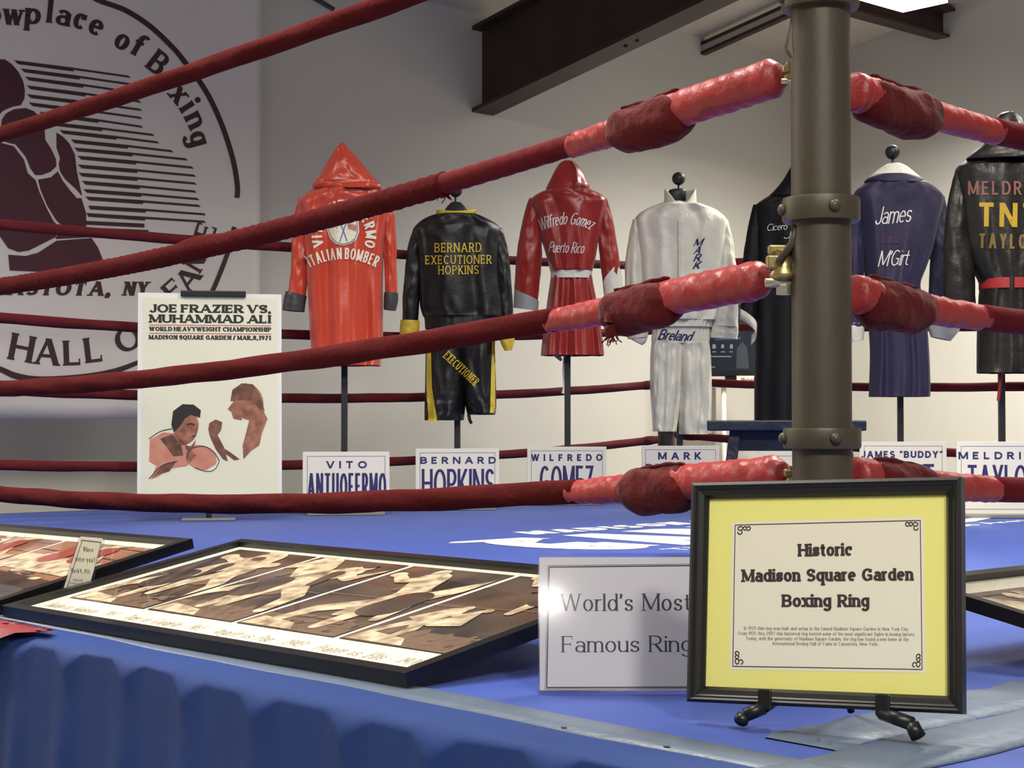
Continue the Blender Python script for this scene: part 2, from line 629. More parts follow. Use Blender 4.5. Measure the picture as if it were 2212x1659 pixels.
# cross beam that meets the right wall behind the lamp
pe = on_plane(2036, 84, RC, -E2)
t = thing('cross_beam', 'brown steel beam ending at the end wall behind the ceiling lamp', 'beam', pe)
m = MB(); m.box(pe, -E2, E1, UP, (0, 6), (-.006, .006), (.02, .17)); m.build('web', BROWN, t)
m = MB(); m.box(pe, -E2, E1, UP, (0, 6), (-.06, .06), (0, .02)); m.build('bottom_flange', BROWN, t, bevel=.006)
m = MB(); m.box(pe, -E2, E1, UP, (0, 6), (-.1, .1), (.17, .19)); m.build('top_flange', BROWN, t)

# ceiling lamp
pf = P(1950, 27, 9.5)
t = thing('ceiling_light', 'glowing fluorescent troffer hanging below the ceiling beside the corner post top', 'ceiling light', pf)
HOUS = mat('lamp_housing', (225, 225, 220), rough=.5)
LENS = mat('lamp_lens', (255, 250, 240), rough=.4, emit=9.0)
m = MB()
m.box(pf, -E1, -E2, UP, (-.02, .32), (-.02, 1.24), (.02, .09)); m.build('housing', HOUS, t, bevel=.006)
m = MB()
m.box(pf, -E1, -E2, UP, (0, .30), (0, 1.22), (0, .02)); m.build('diffuser', LENS, t)
for k in (.2, 1.0):
    m = MB()
    c = pf - E1 * .15 - E2 * k
    m.tube([c + UP * .09, zed(c, ceil_z(c))], .004, 8)
    m.build('hanging_rod', BROWN, t)

# thin dark conduit high on the left wall
c0 = on_plane(655, -14, LW0, LWN) - E1 * .02
c1 = on_plane(716, 21, LW0, LWN) - E1 * .02
m = MB(); m.tube([c0, c1], .012, 10)
o = m.build('conduit', mat('dark_conduit', (50, 48, 50), rough=.5), smooth=True)
tag(o, 'short dark conduit high on the white wall beside the banner', 'pipe')

# ================================================================ RING PLATFORM
BLUE = mat('blue_canvas', (28, 62, 150), rough=0.62, var=0.05, vscale=3.0, bump=0.10, bscale=220, spec=0.25, sheen=.15)
BLUES = mat('blue_apron_cloth', (34, 58, 116), rough=0.68, var=0.04, vscale=4.0, bump=0.06, bscale=60, spec=0.2)
WHITEP = mat('white_mat_paint', (240, 238, 226), rough=0.55)
TAPE = mat('grey_blue_duct_tape', (88, 102, 122), rough=0.42, var=0.06, vscale=9, bump=0.15, bscale=30)
plat = thing('boxing_ring_platform', 'low boxing ring floor of blue canvas with white lettering and cloth apron', 'boxing ring', zed(NP, 0))


def RG(a, b, z):                      # ring coordinates: a along E1, b along E2 from the near post
    p = NP + E1 * a + E2 * b
    return Vector((p.x, p.y, z))


m = MB()
A0, A1 = -APR, SIDE + APR
B0 = -.70                             # the near-left edge, where the cloth folds over
m.prism([RG(A0, B0, PLAT), RG(A1, B0, PLAT), RG(A1, A1, PLAT), RG(A0, A1, PLAT)], (0, 0, -.04))
canvas = m.build('canvas', BLUE, plat)
# near-left apron skirt with pulled folds
tips = [-.62, -.40, -.16, .05, .24, .46, .66, .86, 1.06, 1.24, 1.44, 1.66, 1.86, 2.1, 2.4, 2.8, 3.3]


def skirt(n, fold):
    rows = []
    NS = n
    for i in range(NS + 1):
        s = A0 + (A1 - A0) * i / NS
        wob = .006 * sin(s * 5.1) + .004 * sin(s * 11.7 + 1)
        tri = 0.0
        if fold:
            for tp in tips:
                tri = max(tri, 1 - abs(s - tp) / .050)
        R = .017 + .032 * max(0, tri) + wob * .6
        out = .036 + .012 * max(0, tri) + wob * .6
        row = [(s, -.085, PLAT + .0018), (s, -.05, PLAT + .0020), (s, -.012, PLAT + .0012)] if fold else []
        for k in range(13):
            ang = pi / 2 * k / 12
            f = sin(ang)
            row.append((s, out * f, PLAT + .001 - R * (1 - cos(ang))))
        for k in range(1, 12):
            v = k / 11
            zz = PLAT - .001 - R - v * (PLAT - .03 - R)
            flare = .004 * v * sin(s * 14 + 2.2 * sin(s * 3)) + .03 * v - .016 * max(0, tri) * max(0, 1 - v * 5)
            row.append((s, out + flare, zz))
        rows.append(row)
    return rows


m = MB()
m.grid([[RG(s, B0 - o_, z) for s, o_, z in r] for r in skirt(420, True)])
m.build('apron_skirt', BLUES, plat, smooth=True)
m = MB()
m.grid([[RG(A0 - o_, s, z) for s, o_, z in r] for r in skirt(120, False)])
m.build('apron_skirt', BLUES, plat, smooth=True)
m = MB()
m.grid([[RG(A1 + o_, s, z) for s, o_, z in r] for r in skirt(120, False)])
m.build('apron_skirt', BLUES, plat, smooth=True)
m = MB()
m.grid([[RG(s, A1 + o_, z) for s, o_, z in r] for r in skirt(120, False)])
m.build('apron_skirt', BLUES, plat, smooth=True)


def tape(fn, n=60, wob=.004, ph=0.0):
    m = MB()
    rows = []
    for i in range(n + 1):
        s = i / n
        p, q = fn(s)
        d = (q - p).normalized()
        w1 = wob * (sin(s * 31 + ph) + .6 * sin(s * 77 + ph * 2))
        w2 = wob * (sin(s * 27 + 2 + ph) + .6 * sin(s * 61 + ph))
        zz = .0022 + .0015 * max(0, sin(s * 23 + ph))
        rows.append([p + d * w1 - UP * .001, p + d * (w1 + .001) + UP * .0018, (p + q) / 2 + UP * .002, q + d * (w2 - .001) + UP * zz, q + d * w2 - UP * .001])
    m.grid(rows)
    return m.build('tape', TAPE, plat, smooth=True)


tape(lambda s: (RG(-.75 + 4.4 * s, -.652, PLAT + .0014), RG(-.75 + 4.4 * s, -.578, PLAT + .001)), ph=.3)
tape(lambda s: (RG(-.53, -.75 + 3.8 * s, PLAT + .002), RG(-.41, -.75 + 3.8 * s, PLAT + .002)), ph=1.9)
tape(lambda s: (RG(-.40, -.50 + .62 * s, PLAT), RG(-.29 + .03 * s, -.50 + .62 * s, PLAT)), 20, .007, 4.0)
# dirt-dark stains: little dark scuffs near the corner
SCUFF = mat('dark_scuff', (28, 34, 66), rough=.8)
for (px, py, w_) in ((1768, 1596, 8), (1792, 1604, 6), (1742, 1584, 5), (1460, 1532, 5), (1440, 1612, 26), (1218, 1571, 20)):
    r = ray(px, py); p = Vector((0, 0, EYE)) + r * ((PLAT + .0045 - EYE) / r.z)
    wd = w_ * p.y / F
    m = MB()
    m.poly([p + E1 * wd * .5, p + E2 * .004, p - E1 * wd * .5, p - E2 * .004])
    m.build('scuff', SCUFF, plat)

# white logo lettering painted on the canvas
LO = Vector((.455, 5.02, PLAT + .0012))
lr = Vector((.71, .704, 0)); lu = Vector((-.704, .71, 0))
lmap = plane_map(LO, lr, lu, UP)


def logo(name, s, x, y, W, H, **k):
    m = MB()
    put_text(m, s, W, H, lambda px, py, e: lmap(px + x, py + y, e), **k)
    return m.build(name, WHITEP, canvas)


logo('lettering', 'MADISON SQUARE', .24, .775, 1.72, .145, a=.16, b=.13, gap=.16, slant=.25, space=.3)
logo('lettering', 'GARDEN', -.16, .10, 2.20, .58, a=.125, b=.12, gap=.085, slant=-.10)
logo('lettering', "The World's Most Famous Arena", .03, -.035, 2.28, .078, a=.09, b=.08, gap=.14)
m = MB()
m.poly([lmap(x, y) for x, y in ((-.20, .66), (-.25, .685), (-.20, .72), (.10, .70), (.14, .60))])
m.build('swoosh', WHITEP, canvas)
m = MB()
m.poly([lmap(x, y) for x, y in ((2.0, .10), (2.52, .235), (2.0, .22))])
m.build('swoosh', WHITEP, canvas)

# ================================================================ CORNER POSTS
POSTM = mat('olive_bronze_steel', (76, 68, 56), rough=0.5, metal=0.2, var=0.16, vscale=6, bump=0.08, bscale=35, stretch=(1, 1, .25))
COLLM = mat('olive_painted_collar', (78, 72, 58), rough=0.45, metal=0.2, var=0.08, vscale=10)
BRASS = mat('worn_brass', (168, 150, 104), rough=0.35, metal=0.75, var=0.15, vscale=30)
DARKM = mat('black_iron', (30, 29, 28), rough=0.5, metal=0.2)
ROPEH = [.313, .613, .913, 1.213]


def zpx(y, d=2.587):
    return P(1776, y, d).z


def corner_post(plan, label, top=1.62):
    base = zed(plan, PLAT + .001)
    t = thing('corner_post', label, 'post', base)
    m = MB(); m.lathe(base, [(0, 0), (.0463, 0), (.0463, top), (.044, top + .01), (0, top + .01)], 40)
    m.build('pipe', POSTM, t, smooth=True).modifiers.new('e', 'EDGE_SPLIT')
    m = MB(); m.lathe(base, [(0, 0.003), (.11, 0.003), (.11, .016), (.047, .02)], 32)
    m.build('base_flange', COLLM, t, smooth=True).modifiers.new('e', 'EDGE_SPLIT')
    for (y0, y1) in ((970, 926), (481, 430), (22, -25)):
        if zpx(y1) - PLAT > top:
            continue
        z0, z1 = zpx(y0) - PLAT, zpx(y1) - PLAT
        m = MB(); m.lathe(base, [(.046, z0), (.0590, z0), (.0605, z0 + .004), (.0605, z1 - .004), (.0590, z1), (.046, z1)], 40)
        c = m.build('collar', COLLM, t, smooth=True); c.modifiers.new('e', 'EDGE_SPLIT')
        zc = base.z + (z0 + z1) / 2
        for dv in (Vector((.16, -1, 0)), Vector((-1, -.1, 0))):
            dv.normalize()
            m = MB(); p = zed(plan + dv * .0595, zc)
            m.lathe(p, [(0, 0), (.0095, 0), (.0085, .006), (.005, .009), (0, .010)], 14, dv)
            m.build('bolt', COLLM, c, smooth=True)
    return t


post = corner_post(NP, 'thick olive-brown steel corner post with bolted collars, standing behind the yellow-matted sign')
far = corner_post(FP, 'distant corner post hidden behind the white jacket and shorts', 1.27)
# mounting plate on the left side of the near post
m = MB()
zz = zpx(85)
m.prism([NP + Vector((-.0445, -.012, zpx(128))), NP + Vector((-.053, -.008, zpx(108))), NP + Vector((-.054, -.006, zpx(95))), NP + Vector((-.048, -.004, zpx(62))), NP + Vector((-.0445, -.004, zpx(40)))], (0, .02, 0))
m.build('mounting_lug', COLLM, post)

# ================================================================ ROPES
CORAL = mat('coral_vinyl_wrap', (154, 50, 49), rough=0.42, var=0.10, vscale=14, bump=0.35, bscale=26, spec=.45)
MAROON = mat('maroon_velvet_wrap', (76, 23, 24), rough=0.95, var=0.12, vscale=14, bump=0.22, bscale=70, spec=.06)
SATRED = mat('deep_red_satin_wrap', (92, 19, 25), rough=0.72, var=0.08, vscale=12, bump=0.15, bscale=40, spec=.12)
KNOB = mat('dark_red_towel_wrap', (86, 21, 22), rough=0.85, var=0.12, vscale=20, bump=0.3, bscale=55, sheen=.1, spec=.1)
FARRED = mat('old_maroon_rope_cover', (88, 22, 28), rough=0.72, var=0.10, vscale=10, bump=0.12, bscale=60, sheen=.05, spec=.15)


def tf(px, o, e):
    return t_of_px(px, o, e) / SIDE


def hang(o, e, pts):
    """height law a + b t + c t^2 of a sagging rope seen through the given pixels"""
    A = [[0.0] * 4 for _ in range(3)]
    for px, py in pts:
        t = tf(px, o, e)
        d = (o + e * (SIDE * t)).y
        z = P(px, py, d).z
        b = (1, t, t * t)
        for i in range(3):
            for j in range(3):
                A[i][j] += b[i] * b[j]
            A[i][3] += b[i] * z
    for i in range(3):
        for k in range(3):
            if k != i:
                f = A[k][i] / A[i][i]
                for j in range(4):
                    A[k][j] -= f * A[i][j]
    return tuple(A[i][3] / A[i][i] for i in range(3))


NL = [hang(NP, E1, q) for q in (
    [(1690, 1024), (1548, 1036), (1313, 1060), (1200, 1064), (1030, 1073), (860, 1082), (320, 1086), (181, 1080), (0, 1068)],
    [(1660, 600), (1552, 619), (1417, 647), (1282, 682), (1181, 696), (1080, 710), (860, 744), (620, 784), (290, 820), (0, 841)],
    [(1680, 167), (1560, 204), (1307, 286), (1180, 332), (942, 407), (757, 459), (610, 494), (405, 536), (289, 570), (0, 620)],
    [(852, 0), (600, 94), (407, 157), (136, 245), (0, 291)])]
NR = [hang(NP, E2, q) for q in (
    [(1842, 1028), (2086, 1052), (2212, 1059)], [(1842, 634), (2007, 667), (2212, 697)], [(1844, 197), (2007, 245), (2137, 280), (2212, 296)])]
FL = [hang(LP, E2, q) for q in (
    [(0, 1004), (289, 1009), (877, 996), (1106, 980), (1370, 956), (1432, 948)], [(0, 842), (289, 853), (616, 860), (888, 859), (1143, 850), (1398, 832)],
    [(0, 687), (289, 707), (631, 724), (851, 727), (1131, 725), (1430, 712)], [(0, 487), (289, 508), (620, 535), (866, 550), (1101, 563), (1350, 573)])]
FRR = [hang(FP, -E1, q) for q in (
    [(1450, 938), (1497, 942), (1554, 948), (1850, 966), (2053, 978)], [(1548, 828), (1619, 830), (1846, 836), (2211, 835)],
    [(1500, 706), (1868, 707), (2098, 706)], [(1450, 570), (1603, 566), (1900, 556), (2150, 545)])]


def rope_pos(o, e, h, sag, t):
    p = o + e * (SIDE * t)
    return Vector((p.x, p.y, h[0] + h[1] * t + h[2] * t * t))


def rr_cover(r0, ridge=.003, th0=1.0, wr=.0008, fr=9):
    def f(s, a):
        d = (a - th0 + pi) % (2 * pi) - pi
        return r0 + ridge * math.exp(-(d / .22) ** 2) + wr * sin(a * 3 + s * fr * 7) + wr * 1.2 * noise.noise((s * 40, cos(a) * 1.5, sin(a) * 1.5))
    return f


def rr_spiral(r0):
    def f(s, a):
        return r0 + .0011 * sin(s * 620 + a) + .0012 * noise.noise((s * 50, cos(a), sin(a)))
    return f


def rr_sleeve(ra, rb, seed):
    def f(s, a):
        r = ra + (rb - ra) * s
        w = .0022 * noise.noise((s * 9 + seed, cos(a) * 1.3, sin(a) * 1.3)) + .0016 * max(0, noise.noise((s * 34 + cos(a) * 2.5 + seed, sin(a) * 2.0, seed)))
        end = .6 + .4 * min(1, s / .06)
        return (r + w * 1.0 + .0006 * sin(2 * a + s * 55 + seed)) * end
    return f


def rr_knob(R, seed):
    def f(s, a):
        body = R * (1 - .26 * abs(2 * s - 1) ** 7) * (.95 + .05 * sin(pi * s))
        folds = .0016 * sin(4 * a + 9 * s + seed) + .0034 * noise.noise((s * 3.5 + seed, cos(a) * 1.4, sin(a) * 1.4)) + .0012 * max(0, sin(s * 30 + 2 * a + seed))
        low = .008 * max(0, -sin(a)) * (1 - abs(2 * s - 1) ** 4)
        return body * .95 + folds + low
    return f


def seg_pts(o, e, h, sag, t0, t1, n, drop=0.0):
    return [rope_pos(o, e, h, sag, t0 + (t1 - t0) * k / (n - 1)) - UP * drop for k in range(n)]


def fringe(p, n, ln, spread, seed):
    rnd = random.Random(seed)
    m = MB()
    for k in range(n):
        a = p + Vector((rnd.uniform(-spread, spread), rnd.uniform(-.008, .008), rnd.uniform(-.004, .004)))
        b = a + Vector((rnd.uniform(-.012, .012), rnd.uniform(-.004, .004), -ln * rnd.uniform(.5, 1.1)))
        m.tube([a, (a + b) / 2 + Vector((rnd.uniform(-.004, .004), 0, 0)), b], .0011, 5)
    return m


LG = 'ropes between the near post and the banner side'
NLP = NP
order = ['lowest', 'second lowest', 'third lowest', 'topmost']
spec_nl = [
    # sag, sleeve px range, knob px range, cover material
    (.140, (1694, 1236), (1478, 1366), MAROON),
    (.155, (1656, 1188), (1446, 1326), MAROON),
    (.180, (1690, 1236), (1468, 1342), MAROON),
    (.015, (1690, 1300), (1460, 1350), MAROON)]
lab_nl = ['lowest of four near red ropes, its coral sleeve ending behind the yellow-matted sign',
          'red ring rope with a fringed tassel, second up from the canvas on the near side',
          'red ring rope with a frayed maroon-to-satin joint, second from the top on the near side',
          'topmost near rope, plain maroon, crossing the banner and rising out of view']
ring_ropes = []
for i in range(4):
    sag, (s0, s1), (k0, k1), cm = spec_nl[i]
    h = NL[i]
    o, e = NP, E1
    t0 = max(.016, tf(s0, o, e)); t1 = tf(s1, o, e)
    tk0, tk1 = tf(k0, o, e), tf(k1, o, e)
    t = thing('ring_rope', lab_nl[i], 'rope', rope_pos(o, e, h, sag, 0), 'ropes of the boxing ring')
    ra, rb = (.0315, .0225)
    m = MB(); m.tube(seg_pts(o, e, h, sag, t0, tk0 + .01, 60), rr_sleeve(.0318, .0305, i * 3.1), 28); m.build('sleeve', CORAL, t, smooth=True)
    m = MB(); m.tube(seg_pts(o, e, h, sag, tk1 - .012, t1, 40, .002), rr_sleeve(.0265, .0215, i * 5.3 + 2), 24); m.build('sleeve', CORAL, t, smooth=True)
    m = MB(); m.tube(seg_pts(o, e, h, sag, tk0 - .004, tk1 + .003, 36, .005), rr_knob(.0395, i * 1.7), 36); kn = m.build('knob_wrap', KNOB, t, smooth=True)
    # rolled collar of cloth on top of the knob
    m = MB()
    pts = [rope_pos(o, e, h, sag, tk0 + (tk1 - tk0) * u) + UP * (.031 + .002 * sin(u * 5 + i)) + Vector((0, -.010 - .006 * u, 0)) for u in (0.0, .15, .35, .6, .85, 1.0)]
    m.tube(catmull([tuple(p) for p in pts], 24), lambda s, a: (.0055 + .0012 * sin(s * 21)) * min(1, .3 + 6 * s * (1 - s)) + .0015 * sin(a * 3), 12); m.build('cloth_roll', KNOB, kn, smooth=True)
    if i == 2:
        tj = tf(942, o, e)
        m = MB(); m.tube(seg_pts(o, e, h, sag, t1 - .004, tj, 50), rr_cover(.0205, .0035, 1.35, .0006), 24); m.build('rope_cover', SATRED, t, smooth=True)['label'] = 'smooth deep red satin stretch'
        m = MB(); m.tube(seg_pts(o, e, h, sag, tj - .006, .985, 420), rr_spiral(.0245), 20); m.build('rope_cover', MAROON, t, smooth=True)['label'] = 'spirally wrinkled maroon stretch'
        m = fringe(rope_pos(o, e, h, sag, tj - .006) - UP * .018, 12, .016, .014, 5); m.build('frayed_end', MAROON, t)
        tb = tf(440, o, e)
        m = MB(); m.tube(seg_pts(o, e, h, sag, tb - .018, tb + .028, 16, -.004), lambda s, a: .027 * (.75 + .25 * sin(pi * s)) + .001 * sin(a * 4), 20); m.build('wrap_joint', MAROON, t, smooth=True)
    elif i == 3:
        m = MB(); m.tube(seg_pts(o, e, h, sag, t1 - .004, .985, 160), rr_cover(.0225, .0028, 1.2, .0008), 22); m.build('rope_cover', MAROON, t, smooth=True)
    else:
        m = MB(); m.tube(seg_pts(o, e, h, sag, t1 - .004, .985, 220), rr_cover(.0222, .0040, 1.05 + .2 * i, .0010), 24); m.build('rope_cover', MAROON, t, smooth=True)
    if i == 1:
        pk = rope_pos(o, e, h, sag, tk1) - UP * .03
        m = MB(); m.tube(catmull([tuple(pk + UP * .03 + Vector((-.006, -.034, 0))), tuple(pk + Vector((-.010, -.036, 0))), tuple(pk + Vector((-.006, -.034, -.022)))], 10), lambda s, a: .008 + .002 * sin(s * 3), 10)
        tl = m.build('tassel', KNOB, t, smooth=True)
        m = fringe(pk + Vector((-.006, -.034, -.020)), 12, .016, .007, 9); m.build('fringe', KNOB, tl)
    ring_ropes.append(t)

spec_nr = [(.09, 1846, (1884, 1992), 2146), (.085, 1846, (1876, 1984), 2124), (.055, 1846, (1880, 2004), 2156)]
lab_nr = ['lowest red rope running right from the near post above the sepia framed photo',
          'middle red rope running right from the near post across the purple robe',
          'high red rope running right from the near post above the purple robe']
for i in range(3):
    sag, s0, (k0, k1), s1 = spec_nr[i]
    h = NR[i]
    o, e = NP, E2
    t0 = .018; t1 = tf(s1, o, e)
    tk0, tk1 = tf(k0, o, e), tf(k1, o, e)
    t = thing('ring_rope', lab_nr[i], 'rope', rope_pos(o, e, h, sag, 0), 'ropes of the boxing ring')
    m = MB(); m.tube(seg_pts(o, e, h, sag, t0, tk0 + .01, 30), rr_sleeve(.031, .030, i * 2.3 + 9), 28); m.build('sleeve', CORAL, t, smooth=True)
    m = MB(); m.tube(seg_pts(o, e, h, sag, tk1 - .01, t1, 30, .001), rr_sleeve(.0255, .0225, i * 4.1 + 12), 24); m.build('sleeve', CORAL, t, smooth=True)
    m = MB(); m.tube(seg_pts(o, e, h, sag, tk0 - .004, tk1 + .004, 36, .005), rr_knob(.0385, i * 2.9 + 4), 36); kn = m.build('knob_wrap', KNOB, t, smooth=True)
    m = MB()
    pts = [rope_pos(o, e, h, sag, tk0 + (tk1 - tk0) * u) + UP * (.030 + .002 * sin(u * 6 + i)) + Vector((0, -.012, 0)) for u in (0.0, .2, .45, .7, .95)]
    m.tube(catmull([tuple(p) for p in pts], 20), lambda s, a: (.0055 + .0012 * sin(s * 19)) * min(1, .3 + 6 * s * (1 - s)) + .0015 * sin(a * 3), 12); m.build('cloth_roll', KNOB, kn, smooth=True)
    m = MB(); m.tube(seg_pts(o, e, h, sag, t1 - .003, .985, 140), rr_cover(.0225, .003, 1.0, .0008), 22); m.build('rope_cover', SATRED, t, smooth=True)

spec_fl = [(.09, 'lowest'), (.105, 'second lowest'), (.135, 'third lowest'), (.085, 'topmost')]
for i in range(4):
    t = thing('ring_rope', '%s of the thin far maroon ropes between the banner and the white jacket' % order[i], 'rope', rope_pos(LP, E2, FL[i], 0, 0), 'ropes of the boxing ring')
    m = MB(); m.tube(seg_pts(LP, E2, FL[i], 0, .012, .982, 160), rr_cover(.0205, .003, 1.1, .0008), 18); m.build('rope_cover', FARRED, t, smooth=True)
    m = MB(); m.tube(seg_pts(LP, E2, FL[i], 0, .955, .981, 12), lambda s, a: .024 * (.8 + .2 * sin(pi * s)), 16); m.build('end_sleeve', KNOB, t, smooth=True)
for i in range(4):
    t = thing('ring_rope', '%s of the far maroon ropes running right behind the purple robe' % order[i], 'rope', rope_pos(FP, -E1, FRR[i], 0, 0), 'ropes of the boxing ring')
    m = MB(); m.tube(seg_pts(FP, -E1, FRR[i], 0, .017, .985, 120), rr_cover(.020, .003, 1.1, .0008), 18); m.build('rope_cover', FARRED, t, smooth=True)
    m = MB(); m.tube(seg_pts(FP, -E1, FRR[i], 0, .019, .05, 12), lambda s, a: .024 * (.8 + .2 * sin(pi * s)), 16); m.build('end_sleeve', KNOB, t, smooth=True)

# turnbuckles on the near post, left side
lab_tb = ['brass turnbuckle clamping the lowest rope to the near post', 'large brass turnbuckle with slanted lever clamping the rope to the post at mid height',
          'brass turnbuckle clamping the high rope to the near post']
STEEL = mat('bright_steel', (190, 184, 168), rough=.3, metal=.7)
for i in range(3):
    c = rope_pos(NP, E1, NL[i], 0, .014) + Vector((.002, -.012, 0))
    if i == 1:
        c = c + Vector((-.018, -.018, .012))
    t = thing('turnbuckle', lab_tb[i], 'turnbuckle', c)
    k = 1.35 if i == 1 else .8
    m = MB(); m.box(c, (1, 0, 0), (0, 1, 0), UP, (-.020 * k, .020 * k), (-.010, .012), (-.006 * k, .010 * k)); m.build('clevis', BRASS, t, bevel=.003)
    m = MB(); m.lathe(c + Vector((0, 0, -.018 * k)), [(0, -.002), (.015 * k, 0), (.017 * k, .006 * k), (.011 * k, .014 * k), (.010 * k, .030 * k), (.014 * k, .034 * k), (0, .036 * k)], 18); m.build('swivel_body', BRASS, t, smooth=True)
    m = MB(); m.tube([c + Vector((-.022 * k, -.004, -.022 * k)), c + Vector((.022 * k, -.004, -.022 * k))], .0055 * k, 10); m.build('pin', STEEL, t, smooth=True)
    m = MB(); m.lathe(c + Vector((0, -.004, -.036 * k)), [(0, 0), (.009 * k, 0), (.009 * k, .010 * k), (0, .012 * k)], 6); m.build('nut', STEEL, t)
    if i == 1:
        m = MB(); m.tube([c + Vector((-.010, -.016, .002)), c + Vector((.010, -.022, .030)), c + Vector((.016, -.030, .058))], .0062, 12); m.build('lever', COLLM, t, smooth=True)
        m = MB(); m.box(c, (1, 0, 0), (0, 1, 0), UP, (-.024, .030), (-.006, .010), (.016, .030)); m.build('yoke', BRASS, t, bevel=.003)
    else:
        m = MB(); m.box(c, Vector((.5, 0, .86)), (0, 1, 0), Vector((-.86, 0, .5)), (.006, .030), (-.006, .006), (-.005, .006)); m.build('strap_end', STEEL, t, bevel=.002)

# ================================================================ GARMENTS ON STANDS
BLACKM = mat('black_stand_metal', (34, 33, 34), rough=0.45)
ORANGE = mat('orange_red_satin', (194, 64, 40), rough=0.30, var=0.06, vscale=7, bump=0.10, bscale=14, spec=.55, sheen=.2)
REDSAT = mat('red_satin', (146, 30, 26), rough=0.34, var=0.08, vscale=7, bump=0.10, bscale=14, spec=.5, sheen=.2)
BLKSAT = mat('black_satin', (13, 13, 14), rough=0.42, var=0.15, vscale=8, bump=0.14, bscale=22, spec=.5)
BLKCLO = mat('black_robe_cloth', (15, 15, 18), rough=0.6, bump=0.08, bscale=20, spec=.25)
WHTSAT = mat('white_satin', (218, 216, 202), rough=0.36, var=0.03, vscale=9, bump=0.30, bscale=17, spec=.5)
PURPLE = mat('dark_purple_velour', (32, 26, 60), rough=0.6, var=0.10, vscale=6, bump=0.10, bscale=16, sheen=.08)
LEATH = mat('worn_black_leather', (33, 30, 25), rough=0.42, var=0.30, vscale=11, bump=0.22, bscale=24, spec=.5)
GREYC = mat('charcoal_satin', (62, 64, 64), rough=.35, bump=.1, bscale=20)
SILVER = mat('silver_satin', (150, 150, 152), rough=.36, bump=.15, bscale=22)
CREAM = mat('cream_felt', (232, 226, 204), rough=.7)
YELLOW = mat('gold_yellow_cloth', (206, 178, 52), rough=.45, var=.06, bump=.08, bscale=20)
NAVYT = mat('navy_stitching', (28, 30, 92), rough=.6)
WHTTH = mat('white_stitching', (226, 220, 216), rough=.6)
PINKF = mat('faded_pink_applique', (140, 92, 80), rough=.6)
GOLDF = mat('yellow_applique', (196, 160, 44), rough=.6)
TANF = mat('tan_applique', (128, 104, 52), rough=.6)


def rows_to_levels(rows, n):
    rows = [tuple(r) for r in rows]
    return catmull(rows, n)


def loft(m, rows, d, thick, n=70, seg=72, fold=None, expo=.8, dy=0.0, tw=None):
    """rows of (py, xl, xr) pixel outline at distance d become a closed sleeve of cloth"""
    lv = rows_to_levels(rows, n)
    grid = []
    for i, (py, xl, xr) in enumerate(lv):
        u = i / (n - 1)
        a, b = P(xl, py, d), P(xr, py, d)
        c = (a + b) / 2
        hw = max(.002, (b - a).length / 2)
        th = thick(u, hw) if callable(thick) else thick
        row = []
        for j in range(seg):
            t = 2 * pi * j / seg
            cx, sy = cos(t), sin(t)
            x = hw * math.copysign(abs(cx) ** expo, cx)
            y = -th * math.copysign(abs(sy) ** .85, sy)
            f = fold(u, x / hw, sy, c) if fold else 0
            row.append(Vector((c.x + x, c.y + y - f * math.copysign(1, sy) * min(1, abs(sy) * 2.2) + dy, c.z)))
        grid.append(row)
    m.grid(grid, close_u=True)
    return grid


def folds(seed, amp_top, amp_bot, nf=5.0):
    rnd = random.Random(seed)
    ph = [rnd.uniform(0, 6.28) for _ in range(4)]

    def f(u, xn, sy, c):
        amp = amp_top + (amp_bot - amp_top) * u
        k = sin(xn * nf + ph[0] + .8 * sin(u * 3 + ph[1])) * .6 + sin(xn * nf * 1.9 + ph[2] + u * 1.3) * .4
        nz = noise.noise((xn * 2.2 + seed, u * 3.5, (1 if sy > 0 else -1) * 3 + seed)) + .6 * noise.noise((xn * 5 + seed, u * 8, seed))
        return amp * k + (.006 + amp_top) * nz
    return f


def sleeve(m, path, d, dyn=0.0, ry=.8, seg=36, n=40, seed=1.0, amp=.004):
    """path of (px, py, half width px)"""
    lv = catmull([tuple(p) for p in path], n)
    pts = [P(x, y, d + dyn) for x, y, h in lv]
    grid = []
    for i, (x, y, h) in enumerate(lv):
        c = pts[i]
        t = (pts[min(i + 1, n - 1)] - pts[max(i - 1, 0)]).normalized()
        s = Vector((t.z, 0, -t.x))
        s = s if s.length > .1 else Vector((1, 0, 0))
        s.normalize()
        r = h * d / F
        u = i / (n - 1)
        row = []
        for j in range(seg):
            a = 2 * pi * j / seg
            w = amp * (1 - .85 * u ** 5) * (noise.noise((cos(a) * 1.5 + seed, sin(a) * 1.5, u * 6 + seed)) + .8 * noise.noise((cos(a) * 2.5, sin(a) * 3 + seed, u * 15)))
            row.append(c + s * cos(a) * (r + w * .3) + Vector((0, -1, 0)) * sin(a) * (r * ry + w))
        grid.append(row)
    m.grid(grid, close_u=True)


def bvh_of(objs):
    vs_, fs_ = [], []
    for o in objs:
        k = len(vs_)
        mw = o.matrix_basis
        if o.parent:
            mw = parent_inv(o.parent).inverted() @ o.matrix_parent_inverse @ o.matrix_basis
        vs_ += [mw @ v.co for v in o.data.vertices]
        fs_ += [tuple(k + i for i in p.vertices) for p in o.data.polygons]
    return BVHTree.FromPolygons(vs_, fs_)


